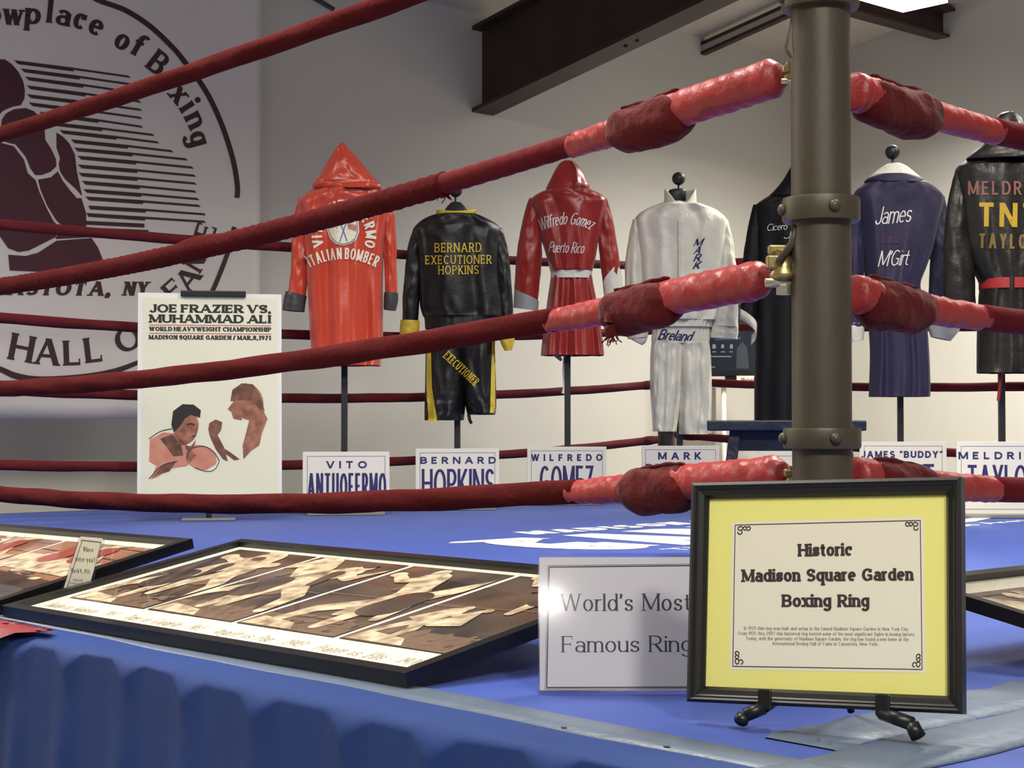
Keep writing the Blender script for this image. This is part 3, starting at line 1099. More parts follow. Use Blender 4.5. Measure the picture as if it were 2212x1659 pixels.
def conform(name, quads, d, m_, objs, parent, lift=.0035, sub=3):
    """pixel-space quads laid onto the cloth in front of distance d"""
    tree = bvh_of(objs)
    m = MB()
    for i, q in enumerate(quads):
        e = (i % 7) * 8e-5

        def at(x, y):
            p = P(x, y, d)
            o = Vector((0, 0, EYE))
            r = ray(x, y).normalized()
            hit = tree.ray_cast(o + r * (d - 1.2), r)
            if hit[0] is not None and abs(hit[0].y - d) < .4:
                return hit[0] - r * (lift + e)
            return p - Vector((0, .10, 0))
        if len(q) == 4:
            (x0, y0), (x1, y1), (x2, y2), (x3, y3) = q
            ln = max(hypot(x3 - x0, y3 - y0), hypot(x1 - x0, y1 - y0))
            k = 1 if ln < 6 else sub
            g = []
            for v in range(k + 1):
                row = []
                for u in range(k + 1):
                    s, t = u / k, v / k
                    x = (x0 * (1 - s) + x1 * s) * (1 - t) + (x3 * (1 - s) + x2 * s) * t
                    y = (y0 * (1 - s) + y1 * s) * (1 - t) + (y3 * (1 - s) + y2 * s) * t
                    row.append(at(x, y))
                g.append(row)
            m.grid(g)
        else:
            m.poly([at(x, y) for x, y in q])
    return m.build(name, m_, parent)


def tline(s, x, y, W, H, rot=0.0, **k):
    """text quads in pixels: baseline start x, y (y down), rotated clockwise by rot degrees"""
    c, sn = cos(radians(rot)), sin(radians(rot))
    return [[(x + px * c + py * sn, y + px * sn - py * c) for px, py in q] for q in text_quads(s, W, H, **k)]


def tarc(s, cx, cy, R, Ry, a0, a1, H, **k):
    """text along an ellipse from angle a0 to a1 (degrees, clockwise from straight up), outside it"""
    Ln = sum(hypot(R * cos(radians(a0 + (a1 - a0) * (i + .5) / 40)), Ry * sin(radians(a0 + (a1 - a0) * (i + .5) / 40))) for i in range(40)) * abs(radians(a1 - a0)) / 40
    out = []
    for q in text_quads(s, Ln, H, **k):
        qq = []
        for px, py in q:
            a = radians(a0 + (a1 - a0) * px / Ln)
            nx, ny = sin(a), -cos(a)
            qq.append((cx + R * sin(a) + nx * py, cy - Ry * cos(a) + ny * py))
        out.append(qq)
    return out


def stand(label, px, d, ball, pole_top_py, base=True, cap=None, thick_px=6.5):
    """black display stand: pole, neck cap, ball finial, base plate"""
    p = P(px, 915, d)
    base_p = Vector((p.x, p.y + .0, PLAT + .001))
    t = thing('garment_stand', label, 'stand', base_p, 'black garment stands along the far ropes')
    ztop = P(px, pole_top_py, d).z
    r = thick_px * d / F
    m = MB(); m.box(base_p, (1, 0, 0), (0, 1, 0), UP, (-r, r), (-r, r), (.012, ztop - PLAT)); m.build('pole', BLACKM, t, bevel=.002)
    if base:
        m = MB(); m.box(base_p, (1, 0, 0), (0, 1, 0), UP, (-.15, .15), (-.10, .10), (0, .010)); m.build('base_plate', mat('grey_base_plate', (120, 122, 120), rough=.5), t, bevel=.003)
    if ball:
        bx, by, br = ball
        c = P(bx, by, d)
        m = MB(); m.ball(c, br * d / F, 24); m.build('finial', BLACKM, t, smooth=True)
        m = MB(); m.tube([c, zed(c, ztop - .02)], .0055, 10); m.build('neck_rod', BLACKM, t, smooth=True)
    if cap:
        m = MB(); loft(m, cap, d, lambda u, hw: min(.05, hw * .8), 16, 28, None, .9); m.build('neck_cap', BLACKM, t, smooth=True)
    return t


def line_depth(px, o, e, inset_dir, inset):
    q = o + inset_dir * inset
    return (q + e * t_of_px(px, q, e)).y


def dfl(px, ins=.20):
    return line_depth(px, LP, E2, -E1, ins)


def dfr(px, ins=.20):
    return line_depth(px, FP, -E1, -E2, ins)


def flat_torso(u, hw):
    return min(.115, .035 + .10 * min(1, u * 5)) if hw > .1 else max(.01, hw * .45)


# ---------------- 1. orange-red hooded robe
d = dfl(745) - .04
stand('black stand under the orange-red hooded robe', 744, d + .02, None, 340)
t = thing('boxing_robe', 'orange-red satin hooded robe with cream lettering and a white shield', 'robe', P(742, 780, d), 'robes and jackets on display')
m = MB()
loft(m, [(398, 700, 790), (408, 684, 812), (418, 664, 832), (430, 650, 842), (446, 645, 846), (480, 652, 838), (530, 660, 830), (600, 664, 827), (680, 668, 827), (750, 672, 827), (790, 676, 822)], d, flat_torso, 90, 96, folds(3, .009, .028, 6.5))
body = m.build('robe_body', ORANGE, t, smooth=True)
m = MB()
sleeve(m, [(661, 430, 15), (654, 470, 19), (649, 530, 19), (646, 590, 19), (641, 640, 20), (637, 652, 21)], d, -.02, .8, seed=2.2, amp=.008)
sl = m.build('sleeve', ORANGE, t, smooth=True)
m = MB(); sleeve(m, [(640, 634, 23.5), (636, 652, 24), (634, 672, 24)], d, -.02, .86, n=10, seed=4); m.build('cuff', GREYC, sl, smooth=True)
m = MB()
sleeve(m, [(832, 436, 13), (838, 470, 15), (842, 530, 14), (844, 590, 13.5), (845, 645, 13)], d, -.01, .9, seed=5.5, amp=.008)
sl = m.build('sleeve', ORANGE, t, smooth=True)
m = MB(); sleeve(m, [(845, 632, 15.5), (844, 650, 15.5), (842, 670, 13)], d, -.01, .96, n=10, seed=4); m.build('cuff', GREYC, sl, smooth=True)
m = MB()
loft(m, [(312, 736, 746), (320, 728, 752), (332, 722, 764), (350, 709, 780), (372, 697, 798), (392, 685, 816), (404, 676, 827), (411, 682, 824), (414, 700, 806)], d, lambda u, hw: .012 + .085 * min(1, u * 1.5), 60, 64,
     lambda u, xn, sy, c: .010 * sin(xn * 3.2 + u * 7) * u + .012 * noise.noise((xn * 2, u * 5, 3)) + .006 * noise.noise((xn * 4, u * 11, 8)), .9, -.03)
hood = m.build('hood', ORANGE, t, smooth=True)
q = tarc('VITO ANTUOFERMO', 743, 508, 47, 54, -112, 114, 23, a=.085, b=.08, gap=.14, space=.25)
conform('lettering', q, d, CREAM, [body], t)
q = tarc('ITALIAN BOMBER', 741, 712, 150, 152, -28, 28, 25, a=.066, b=.07, gap=.10, space=.12)
conform('lettering', q, d, CREAM, [body], t, .0042)
sh = [(709, 470), (741, 462), (774, 470), (776, 500), (770, 517), (757, 527), (741, 531), (726, 527), (713, 516), (707, 498)]
cen = (741, 494)
shq = []
for k in range(len(sh)):
    a_, b2 = sh[k], sh[(k + 1) % len(sh)]
    shq.append([cen, a_, ((a_[0] + b2[0]) / 2, (a_[1] + b2[1]) / 2), b2])
shield = conform('shield', shq, d, CREAM, [body], t, .004, 4)
q = []
for k in range(len(sh)):
    (x0, y0), (x1, y1) = sh[k], sh[(k + 1) % len(sh)]
    f0, f1 = .93, .88
    q.append([(cen[0] + (x0 - cen[0]) * f0, cen[1] + (y0 - cen[1]) * f0), (cen[0] + (x1 - cen[0]) * f0, cen[1] + (y1 - cen[1]) * f0), (cen[0] + (x1 - cen[0]) * f1, cen[1] + (y1 - cen[1]) * f1), (cen[0] + (x0 - cen[0]) * f1, cen[1] + (y0 - cen[1]) * f1)])
conform('shield_border', q, d, mat('grey_thread', (120, 130, 128)), [body], shield, .0085)
conform('flag_pole', [[(733, 522), (735, 522), (750, 478), (748, 478)]], d, mat('blue_thread', (90, 90, 170)), [body], shield, .0085)
conform('flag_pole', [[(749, 521), (751, 521), (736, 478), (734, 478)]], d, mat('blue_thread', (90, 90, 170)), [body], shield, .009)
q = [[(750 + .6 * k, 481 + 3.4 * k), (770 + .0 * k, 487 + 3.6 * k), (770, 488.6 + 3.6 * k), (750 + .6 * k, 482.6 + 3.4 * k)] for k in range(4)]
conform('striped_flag', q, d, mat('red_thread', (170, 70, 50)), [body], shield, .009)
conform('small_flag', [[(719, 478), (732, 476), (731, 488), (720, 489)]], d, mat('red_thread', (170, 70, 50)), [body], shield, .009)

# ---------------- 2. black jacket and shorts with gold lettering
d = dfl(988) - .04
stand('black stand with a ball finial under the black jacket lettered in gold', 988, d + .02, (984, 412, 14.5), 470, True,
      [(437, 975, 995), (446, 966, 1004), (460, 957, 1014), (470, 950, 1022)])
t = thing('boxing_jacket', 'black satin jacket with gold collar, cuffs and block lettering', 'jacket', P(988, 700, d), 'robes and jackets on display')
m = MB()
loft(m, [(458, 950, 1020), (464, 938, 1032), (474, 916, 1054), (486, 900, 1074), (500, 893, 1083), (530, 898, 1080), (580, 903, 1080), (630, 906, 1084), (664, 908, 1088), (684, 914, 1088)], d, flat_torso, 70, 96, folds(11, .006, .016, 6))
body = m.build('jacket_body', BLKSAT, t, smooth=True)
m = MB(); loft(m, [(682, 914, 1087), (690, 917, 1085), (706, 918, 1084), (711, 919, 1083)], d, .10, 16, 96, lambda u, xn, sy, c: .003 * sin(xn * 60), .8); m.build('waistband', BLKSAT, t, smooth=True)
m = MB(); sleeve(m, [(908, 496, 16), (899, 540, 19), (893, 600, 20), (888, 650, 18.5), (886, 700, 17)], d, -.01, .85, seed=7.3, amp=.007); sl = m.build('sleeve', BLKSAT, t, smooth=True)
m = MB(); sleeve(m, [(886, 692, 20.5), (885, 710, 21), (883, 726, 20)], d, -.01, .9, n=10, seed=8); m.build('cuff', YELLOW, sl, smooth=True)
m = MB(); sleeve(m, [(1070, 496, 15), (1080, 540, 17), (1087, 600, 17), (1092, 660, 16), (1095, 728, 14)], d, -.01, .85, seed=9.1, amp=.007); sl = m.build('sleeve', BLKSAT, t, smooth=True)
m = MB(); sleeve(m, [(1094, 716, 17), (1096, 736, 15.5), (1098, 757, 8)], d, -.01, .9, n=10, seed=8); m.build('cuff', YELLOW, sl, smooth=True)
m = MB()
pts = [P(x, y, d) + Vector((0, -dy_, 0)) for x, y, dy_ in ((946, 458, .0), (958, 463, .05), (986, 466, .075), (1012, 462, .05), (1025, 456, .0))]
m.tube(catmull([tuple(p) for p in pts], 30), lambda s, a: .0085 + .004 * abs(sin(a)), 12); m.build('collar', YELLOW, t, smooth=True)
kk = dict(a=.06, b=.055, serif=.05, st=.08, gap=.16)
q = tline('BERNARD', 939, 545, 101, 20, -.5, **kk) + tline('EXECUTIONER', 919, 571, 143, 19, -.6, **kk) + tline('HOPKINS', 947, 593, 87, 19, -.8, **kk)
conform('lettering', q, d, YELLOW, [body], t)

t = thing('boxing_shorts', 'black satin boxing shorts with gold side stripes below the black jacket', 'shorts', P(992, 900, d))
m = MB(); loft(m, [(704, 926, 1064), (722, 922, 1067)], d, .085, 12, 90, lambda u, xn, sy, c: .003 * sin(xn * 55)); m.build('waistband', BLKSAT, t, smooth=True)
m = MB(); loft(m, [(718, 920, 1004), (780, 919, 1006), (850, 918, 1006), (880, 917, 1005), (908, 917, 1002)], d, .095, 50, 64, folds(21, .006, .012, 4)); lg1 = m.build('leg', BLKSAT, t, smooth=True)
m = MB(); loft(m, [(718, 984, 1068), (780, 990, 1070), (850, 1000, 1072), (880, 1006, 1072), (896, 1010, 1070)], d, .095, 50, 64, folds(23, .006, .012, 4)); lg2 = m.build('leg', BLKSAT, t, smooth=True)
conform('side_stripe', [[(921, 730 + 18 * k), (930 + k * .55, 730 + 18 * k), (930 + (k + 1) * .55, 748 + 18 * k), (921, 748 + 18 * k)] if k < 6 else [(921 + (k - 6) * 1.2, 730 + 18 * k), (930 + k * .55 + (k - 6) * 2.4, 730 + 18 * k), (930 + (k + 1) * .55 + (k - 5) * 2.4, 748 + 18 * k), (921 + (k - 5) * 1.2, 748 + 18 * k)] for k in range(10)], d, YELLOW, [lg1], lg1)
conform('side_stripe', [[(1063 - k * .5, 730 + 18 * k), (1069.5, 730 + 18 * k), (1070, 748 + 18 * k), (1063 - (k + 1) * .5, 748 + 18 * k)] for k in range(9)], d, YELLOW, [lg2], lg2)
q = tline('EXECUTIONER', 956, 771, 94, 19, 43, a=.06, b=.055, serif=.05, st=.08, gap=.1)
conform('lettering', q, d, YELLOW, [lg1, lg2], t, .005)
m = MB(); sleeve(m, [(1012, 895, 3.5), (1015, 908, 3.5), (1019, 915, 3)], d, -.06, .4, n=8); m.build('drawstring', BLKSAT, t, smooth=True)

# ---------------- 3. red hooded robe with white script
d = dfl(1224) - .04
stand('black stand under the dark red robe with a white belt', 1226, d + .03, None, 380)
t = thing('boxing_robe', 'red satin hooded robe with white script, white belt and pointed cuffs', 'robe', P(1230, 765, d), 'robes and jackets on display')
m = MB()
loft(m, [(405, 1192, 1266), (412, 1180, 1278), (420, 1160, 1296), (430, 1148, 1308), (446, 1146, 1310), (480, 1160, 1302), (520, 1170, 1293), (560, 1182, 1286), (592, 1190, 1278)], d, flat_torso, 60, 96, folds(31, .005, .012, 6))
body = m.build('robe_body', REDSAT, t, smooth=True)
m = MB()
loft(m, [(590, 1190, 1278), (610, 1188, 1281), (650, 1182, 1289), (700, 1176, 1297), (745, 1170, 1303), (768, 1168, 1305)], d, lambda u, hw: .085 + .03 * u, 60, 110, lambda u, xn, sy, c: (.012 * sin(xn * 8 + .5) + .010 * sin(xn * 15 + 1)) * (.3 + u) - (.016 * math.exp(-((xn + .02) / .06) ** 2) if sy > 0 else 0) + .006 * noise.noise((xn * 3, u * 3, 4)))
sk = m.build('robe_skirt', REDSAT, t, smooth=True)
m = MB()
loft(m, [(586, 1189, 1279), (588, 1189, 1279), (600, 1189, 1279), (603, 1190, 1278)], d, .098, 12, 96, lambda u, xn, sy, c: .002 * sin(xn * 9)); m.build('belt', WHTSAT, t, smooth=True)
m = MB(); sleeve(m, [(1156, 430, 13), (1150, 470, 19), (1146, 520, 25), (1142, 570, 28), (1138, 620, 27), (1136, 655, 25)], d, -.01, .8, seed=12, amp=.008); sl = m.build('sleeve', REDSAT, t, smooth=True)
m = MB()
g = []
for j in range(25):       # pointed cuff: deep on the outer side
    a = pi * (-.55) + 1.45 * pi * j / 24
    top = 590 + 62 * (j / 24) ** .8
    row = []
    for k in range(9):
        y = top + (658 + 16 * (j / 24) - top) * k / 8
        cx = 1142 - (y - 570) * .055
        r = 27.6 - (y - 600) * .012
        p = P(cx, y, d - .01)
        rr = (r + 1.2) * d / F
        row.append(p + Vector((-cos(a * .98) * rr, -abs(sin(a)) * 0 - sin(a) * rr * .82, 0)))
    g.append(row)
m.grid(g); m.build('cuff', SILVER, sl, smooth=True)
m = MB(); sleeve(m, [(1300, 430, 12), (1306, 470, 17), (1312, 520, 20), (1318, 570, 21), (1324, 620, 20), (1328, 650, 19)], d, -.01, .8, seed=14, amp=.008); sl = m.build('sleeve', REDSAT, t, smooth=True)
m = MB()
g = []
for j in range(25):
    a = pi * (.02) + 1.15 * pi * j / 24
    top = 572 + 62 * abs(j / 24 - .25) ** 1.0 * 1.2
    row = []
    for k in range(9):
        y = top + (668 - top) * k / 8
        cx = 1318 + (y - 570) * .12
        rr = 21.6 * d / F
        p = P(cx, y, d - .01)
        row.append(p + Vector((cos(a) * rr, -sin(a) * rr * .84, 0)))
    g.append(row)
m.grid(g); m.build('cuff', WHTSAT, sl, smooth=True)
m = MB()
loft(m, [(348, 1218, 1234), (354, 1209, 1243), (368, 1199, 1256), (388, 1189, 1266), (404, 1181, 1273), (412, 1180, 1272), (416, 1196, 1262)], d, lambda u, hw: .012 + .07 * min(1, u * 1.6), 46, 56,
     lambda u, xn, sy, c: .010 * noise.noise((xn * 2, u * 4, 13)) + .008 * sin(xn * 4 + 2 * u) * u + (.03 * math.exp(-((xn - .55 + .25 * u) / .10) ** 2) * (u > .12) if sy > 0 else 0), .9, -.02)
m.build('hood', REDSAT, t, smooth=True)
SCR = dict(a=.038, b=.038, gap=.03, slant=.22, space=.4)
q = tarc('Wilfredo Gomez', 1226, 590, 108, 105, -32, 27, 27, **SCR)
q += tline('Puerto Rico', 1184, 545, 76, 24, 2, **SCR)
conform('lettering', q, d, WHTTH, [body], t)
m = MB(); sleeve(m, [(1219, 770, 2.2), (1217, 800, 2.0), (1218, 835, 2.0), (1216, 850, 3.4)], d, .02, .5, n=14); m.build('belt_tail', WHTSAT, t, smooth=True)
m = MB(); sleeve(m, [(1200, 764, 6), (1207, 772, 5), (1213, 779, 2.5)], d, .02, .5, n=8); m.build('lining_edge', SILVER, t, smooth=True)

# ---------------- 4. white jacket and shorts
d = dfl(1466, .42)
stand('black stand with a ball finial holding the white jacket', 1468, d + .03, (1466, 386, 14.5), 440, True,
      [(408, 1456, 1478), (412, 1444, 1482), (425, 1440, 1482), (446, 1446, 1479), (458, 1460, 1470)])
t = thing('boxing_jacket', 'white satin jacket with a stand collar and a navy name down its chest', 'jacket', P(1468, 705, d), 'robes and jackets on display')
m = MB()
loft(m, [(436, 1434, 1502), (442, 1420, 1516), (452, 1396, 1542), (464, 1378, 1560), (480, 1370, 1570), (520, 1374, 1568), (580, 1382, 1560), (640, 1388, 1555), (680, 1393, 1549), (692, 1398, 1545)], d, flat_torso, 80, 110, folds(41, .008, .018, 7))
body = m.build('jacket_body', WHTSAT, t, smooth=True)
m = MB(); loft(m, [(688, 1398, 1545), (694, 1402, 1541), (704, 1404, 1538), (707, 1405, 1537)], d, .098, 14, 160, lambda u, xn, sy, c: .004 * sin(xn * 46), .8); m.build('waistband', WHTSAT, t, smooth=True)
m = MB()
g = []
for k in range(41):
    fi = radians(-168 + 336 * k / 40)          # 0 = back of the neck
    fr = abs(fi) / radians(168)
    row = []
    for v in range(8):
        h = v / 7
        top = 409 + 40 * max(0, (fr - .55) / .45) ** 1.6
        bot = 444 + 22 * fr
        y = bot + (top - bot) * h
        rx = 36 - 2 * h
        p = P(1469 + rx * sin(fi) * (1.05 - .1 * fr), y, d)
        row.append(p + Vector((0, cos(fi) * .068 - .012, 0)))
    g.append(row)
m.grid(g); m.build('stand_collar', WHTSAT, t, smooth=True).modifiers.new('s', 'SOLIDIFY').thickness = .004
m = MB(); sleeve(m, [(1381, 476, 14), (1374, 530, 19), (1370, 600, 20), (1372, 660, 22), (1376, 712, 24), (1378, 730, 22)], d, -.02, .8, seed=15, amp=.010); sl = m.build('sleeve', WHTSAT, t, smooth=True)
m = MB(); sleeve(m, [(1376, 718, 22), (1374, 728, 24), (1370, 736, 20)], d, -.02, .6, n=8, seed=4); m.build('cuff', WHTSAT, sl, smooth=True)
m = MB(); sleeve(m, [(1558, 476, 14), (1566, 530, 19), (1570, 600, 21), (1570, 660, 24), (1567, 705, 27)], d, -.02, .8, seed=16, amp=.012); sl = m.build('sleeve', WHTSAT, t, smooth=True)
m = MB(); sleeve(m, [(1567, 698, 28), (1565, 716, 29.5), (1564, 731, 29)], d, -.02, .6, n=10, seed=4, amp=.008); m.build('cuff', WHTSAT, sl, smooth=True)
q = [[(1464, 474), (1490, 474), (1491, 690), (1465, 690)]]
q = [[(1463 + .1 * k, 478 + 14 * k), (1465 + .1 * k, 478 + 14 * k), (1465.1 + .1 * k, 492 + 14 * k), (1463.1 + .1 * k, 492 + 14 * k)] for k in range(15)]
conform('placket', q, d, mat('dull_cream_seam', (176, 172, 152), rough=.7), [body], t, .003)  # placket seam drawn as a thin darker cream line
q = []
for k, ch in enumerate('MARK'):
    q += tline(ch, 1497 - (k == 3) * 1, 532 + 16.5 * k, 19 if ch == 'M' else 15, 15, -6, a=.12, b=.06, slant=.6)
conform('lettering', q, d, NAVYT, [body], t)
t = thing('boxing_shorts', 'white satin boxing shorts with a navy name on the waistband', 'shorts', P(1468, 930, d))
m = MB(); loft(m, [(700, 1411, 1533), (712, 1410, 1534), (732, 1407, 1533), (742, 1408, 1531)], d + .01, .09, 20, 160, lambda u, xn, sy, c: .003 * sin(xn * 50) * (.3 + u), .85); wb = m.build('waistband', WHTSAT, t, smooth=True)
m = MB(); loft(m, [(738, 1408, 1474), (770, 1405, 1473), (840, 1405, 1471), (900, 1409, 1465), (932, 1411, 1460)], d, .10, 60, 70, folds(51, .012, .018, 7)); m.build('leg', WHTSAT, t, smooth=True)
m = MB(); loft(m, [(738, 1464, 1531), (770, 1464, 1535), (840, 1465, 1537), (900, 1464, 1535), (938, 1466, 1529)], d, .10, 60, 70, folds(53, .012, .018, 7)); m.build('leg', WHTSAT, t, smooth=True)
q = tline('Breland', 1420, 733, 72, 23, 4, a=.075, b=.05, gap=.02, slant=.4)
conform('lettering', q, d, NAVYT, [wb], t)

# ---------------- 5. long black robe behind the near post
d = dfr(1716, .30)
stand('black stand hidden under the long black robe behind the corner post', 1722, d + .02, None, 400)
t = thing('boxing_robe', 'long black hooded robe largely hidden by the near corner post', 'robe', P(1716, 930, d), 'robes and jackets on display')
m = MB()
loft(m, [(418, 1668, 1776), (426, 1656, 1790), (438, 1638, 1808), (450, 1630, 1816), (490, 1632, 1814), (560, 1634, 1812), (640, 1632, 1812), (720, 1631, 1810), (820, 1630, 1810), (932, 1630, 1810)], d, flat_torso, 80, 90, folds(61, .005, .014, 6))
body = m.build('robe_body', BLKCLO, t, smooth=True)
m = MB(); loft(m, [(332, 1724, 1738), (342, 1716, 1746), (366, 1704, 1760), (390, 1690, 1774), (412, 1672, 1788), (426, 1660, 1796), (430, 1680, 1780)], d, lambda u, hw: .012 + .08 * min(1, u * 1.5), 40, 50, None, .9, -.02); m.build('hood', BLKCLO, t, smooth=True)
m = MB(); sleeve(m, [(1640, 444, 13), (1632, 500, 18), (1626, 570, 22), (1620, 640, 20), (1618, 690, 18)], d, -.01, .8, seed=19, amp=.006); sl = m.build('sleeve', BLKCLO, t, smooth=True)
m = MB()
g = [[P(x, y, d - .03 + .02 * (k % 2)) + Vector((0, .025 * v, 0)) for v in (0, 1)] for k, (x, y) in enumerate([(1604, 672)])]
band = catmull([(1600, 678, 0.0), (1614, 690, -.05), (1628, 706, -.07), (1629, 724, -.05), (1622, 735, -.02)], 16)
m.grid([[P(x, y - 11, d - .02) + Vector((0, dy_, 0)), P(x - 2, y + 11, d - .02) + Vector((0, dy_, 0))] for x, y, dy_ in band]); m.build('belt_loop', WHTSAT, t, smooth=True).modifiers.new('s', 'SOLIDIFY').thickness = .004
q = tline('Cicero', 1656, 499, 44, 15, -4, a=.045, b=.045, gap=.03, slant=.3) + tline('Jr', 1692, 516, 22, 15, -4, a=.045, b=.045, gap=.03, slant=.3) + tline('SU', 1661, 545, 26, 15, 0, a=.13, b=.11, gap=.14)
conform('lettering', q, d, WHTTH, [body], t)

# ---------------- 6. dark purple robe, white collar and cuffs
d = dfr(1940, .26)
stand('black stand with a ball finial holding the dark purple robe', 1945, d + .02, (1928, 329, 16), 380, True, [(355, 1916, 1940), (362, 1908, 1950), (372, 1900, 1960)], 6.0)
t = thing('boxing_robe', 'dark purple robe with white collar, white cuffs and white script', 'robe', P(1943, 855, d), 'robes and jackets on display')
m = MB()
loft(m, [(378, 1904, 1952), (384, 1884, 1974), (396, 1868, 2000), (410, 1850, 2022), (426, 1844, 2036), (450, 1850, 2034), (490, 1858, 2024), (540, 1864, 2012), (580, 1868, 1998), (615, 1871, 1986), (650, 1874, 1992), (700, 1878, 2000), (760, 1881, 2005), (820, 1880, 2007), (857, 1879, 2007)], d, flat_torso, 100, 110, folds(71, .005, .016, 8))
body = m.build('robe_body', PURPLE, t, smooth=True)
m = MB(); loft(m, [(355, 1914, 1944), (361, 1904, 1958), (372, 1890, 1972), (384, 1878, 1986), (392, 1890, 1990)], d, lambda u, hw: .04 + .055 * u, 24, 60, None, .9, -.006); m.build('collar', WHTSAT, t, smooth=True)
m = MB(); loft(m, [(380, 1884, 1974), (386, 1872, 1988), (394, 1868, 1998), (399, 1884, 1990)], d, lambda u, hw: .085 + .035 * u, 16, 70, None, .85, -.006); m.build('collar_fold', PURPLE, t, smooth=True)
m = MB(); sleeve(m, [(1852, 424, 13), (1850, 480, 18), (1846, 560, 20), (1848, 640, 18), (1850, 706, 16)], d, -.01, .8, seed=21, amp=.006); sl = m.build('sleeve', PURPLE, t, smooth=True)
m = MB(); sleeve(m, [(1850, 698, 17), (1850, 716, 17), (1852, 736, 13)], d, -.01, .7, n=10, seed=5); m.build('cuff', WHTSAT, sl, smooth=True)
m = MB(); sleeve(m, [(2026, 424, 14), (2032, 480, 19), (2034, 550, 24), (2034, 620, 28), (2038, 690, 36)], d, -.01, .7, seed=22, amp=.008); sl = m.build('sleeve', PURPLE, t, smooth=True)
m = MB(); sleeve(m, [(2038, 684, 37), (2037, 706, 36), (2032, 732, 22)], d, -.01, .6, n=12, seed=5); m.build('cuff', WHTSAT, sl, smooth=True)
SCR2 = dict(a=.036, b=.036, gap=.03, slant=.3)
q = tline('James', 1889, 486, 78, 38, -5, **SCR2) + tline("M'Girt", 1896, 576, 64, 34, -3, **SCR2)
conform('lettering', q, d, WHTTH, [body], t)
q = tline('Buddy', 1904, 526, 48, 24, 0, a=.06, b=.06, gap=.05, slant=.2)
conform('lettering', q, d, mat('faded_plum_stitching', (66, 34, 78), rough=.6), [body], t)

# ---------------- 7. worn black leather robe
d = dfr(2170, .26)
stand('black stand under the worn black leather robe', 2164, d + .02, None, 300, True, None, 6.5)
t = thing('boxing_robe', 'worn black leather hooded robe with pink and yellow lettering and a red belt', 'robe', P(2176, 800, d), 'robes and jackets on display')
m = MB()
loft(m, [(340, 2100, 2252), (350, 2082, 2270), (362, 2068, 2284), (380, 2064, 2288), (420, 2070, 2282), (480, 2076, 2276), (540, 2088, 2264), (580, 2102, 2250), (612, 2118, 2234), (650, 2117, 2236), (720, 2114, 2240), (780, 2113, 2244), (806, 2113, 2246)], d, flat_torso, 100, 110, folds(81, .006, .016, 7))
body = m.build('robe_body', LEATH, t, smooth=True)
m = MB(); loft(m, [(604, 2119, 2234), (607, 2118, 2235), (622, 2118, 2235), (626, 2119, 2234)], d, .122, 12, 100, None); m.build('belt', mat('red_belt_cloth', (170, 44, 48), rough=.5), t, smooth=True)
m = MB(); sleeve(m, [(2166, 806, 4.0), (2161, 830, 3.6), (2156, 866, 3.4)], d, -.02, .5, n=12); m.build('belt_tail', mat('red_belt_cloth', (170, 44, 48), rough=.5), t, smooth=True)
m = MB(); sleeve(m, [(2080, 372, 16), (2072, 430, 23), (2069, 500, 29), (2071, 580, 33), (2074, 650, 33), (2090, 696, 24)], d, -.01, .75, seed=25, amp=.008); m.build('sleeve', LEATH, t, smooth=True)
m = MB(); sleeve(m, [(2272, 372, 16), (2280, 430, 23), (2284, 500, 29), (2282, 580, 33), (2278, 650, 33), (2262, 696, 24)], d, -.01, .75, seed=26, amp=.008); m.build('sleeve', LEATH, t, smooth=True)
m = MB()
loft(m, [(245, 2164, 2186), (252, 2152, 2198), (268, 2144, 2210), (296, 2130, 2226), (322, 2108, 2250), (340, 2088, 2268), (347, 2086, 2268), (350, 2110, 2246)], d, lambda u, hw: .015 + .085 * min(1, u * 1.6), 50, 60,
     lambda u, xn, sy, c: .012 * noise.noise((xn * 2, u * 4, 23)) + .008 * sin(xn * 4 + 2 * u) * u, .9, -.03)
m.build('hood', LEATH, t, smooth=True)
FLT = dict(a=.085, b=.08, gap=.2)
conform('lettering', tline('MELDRICK', 2091, 421, 178, 30, 0, a=.08, b=.075, gap=.22), d, PINKF, [body], t)['label'] = 'faded pink letters'
conform('lettering', tline('TNT', 2112, 489, 132, 52, 1, a=.10, b=.09, gap=.18), d, GOLDF, [body], t)['label'] = 'yellow letters'
conform('lettering', tline('TAYLOR', 2114, 536, 124, 32, 1, a=.09, b=.08, gap=.2), d, TANF, [body], t)['label'] = 'tan letters'

# ================================================================ NAME PLACARDS
BOARD = mat('white_placard_board', (228, 224, 214), rough=.5)
NAVY = mat('navy_ink', (40, 38, 96), rough=.6)
LINEG = mat('grey_ink', (120, 122, 126), rough=.6)
PLATEG = mat('grey_plinth', (128, 130, 124), rough=.5)


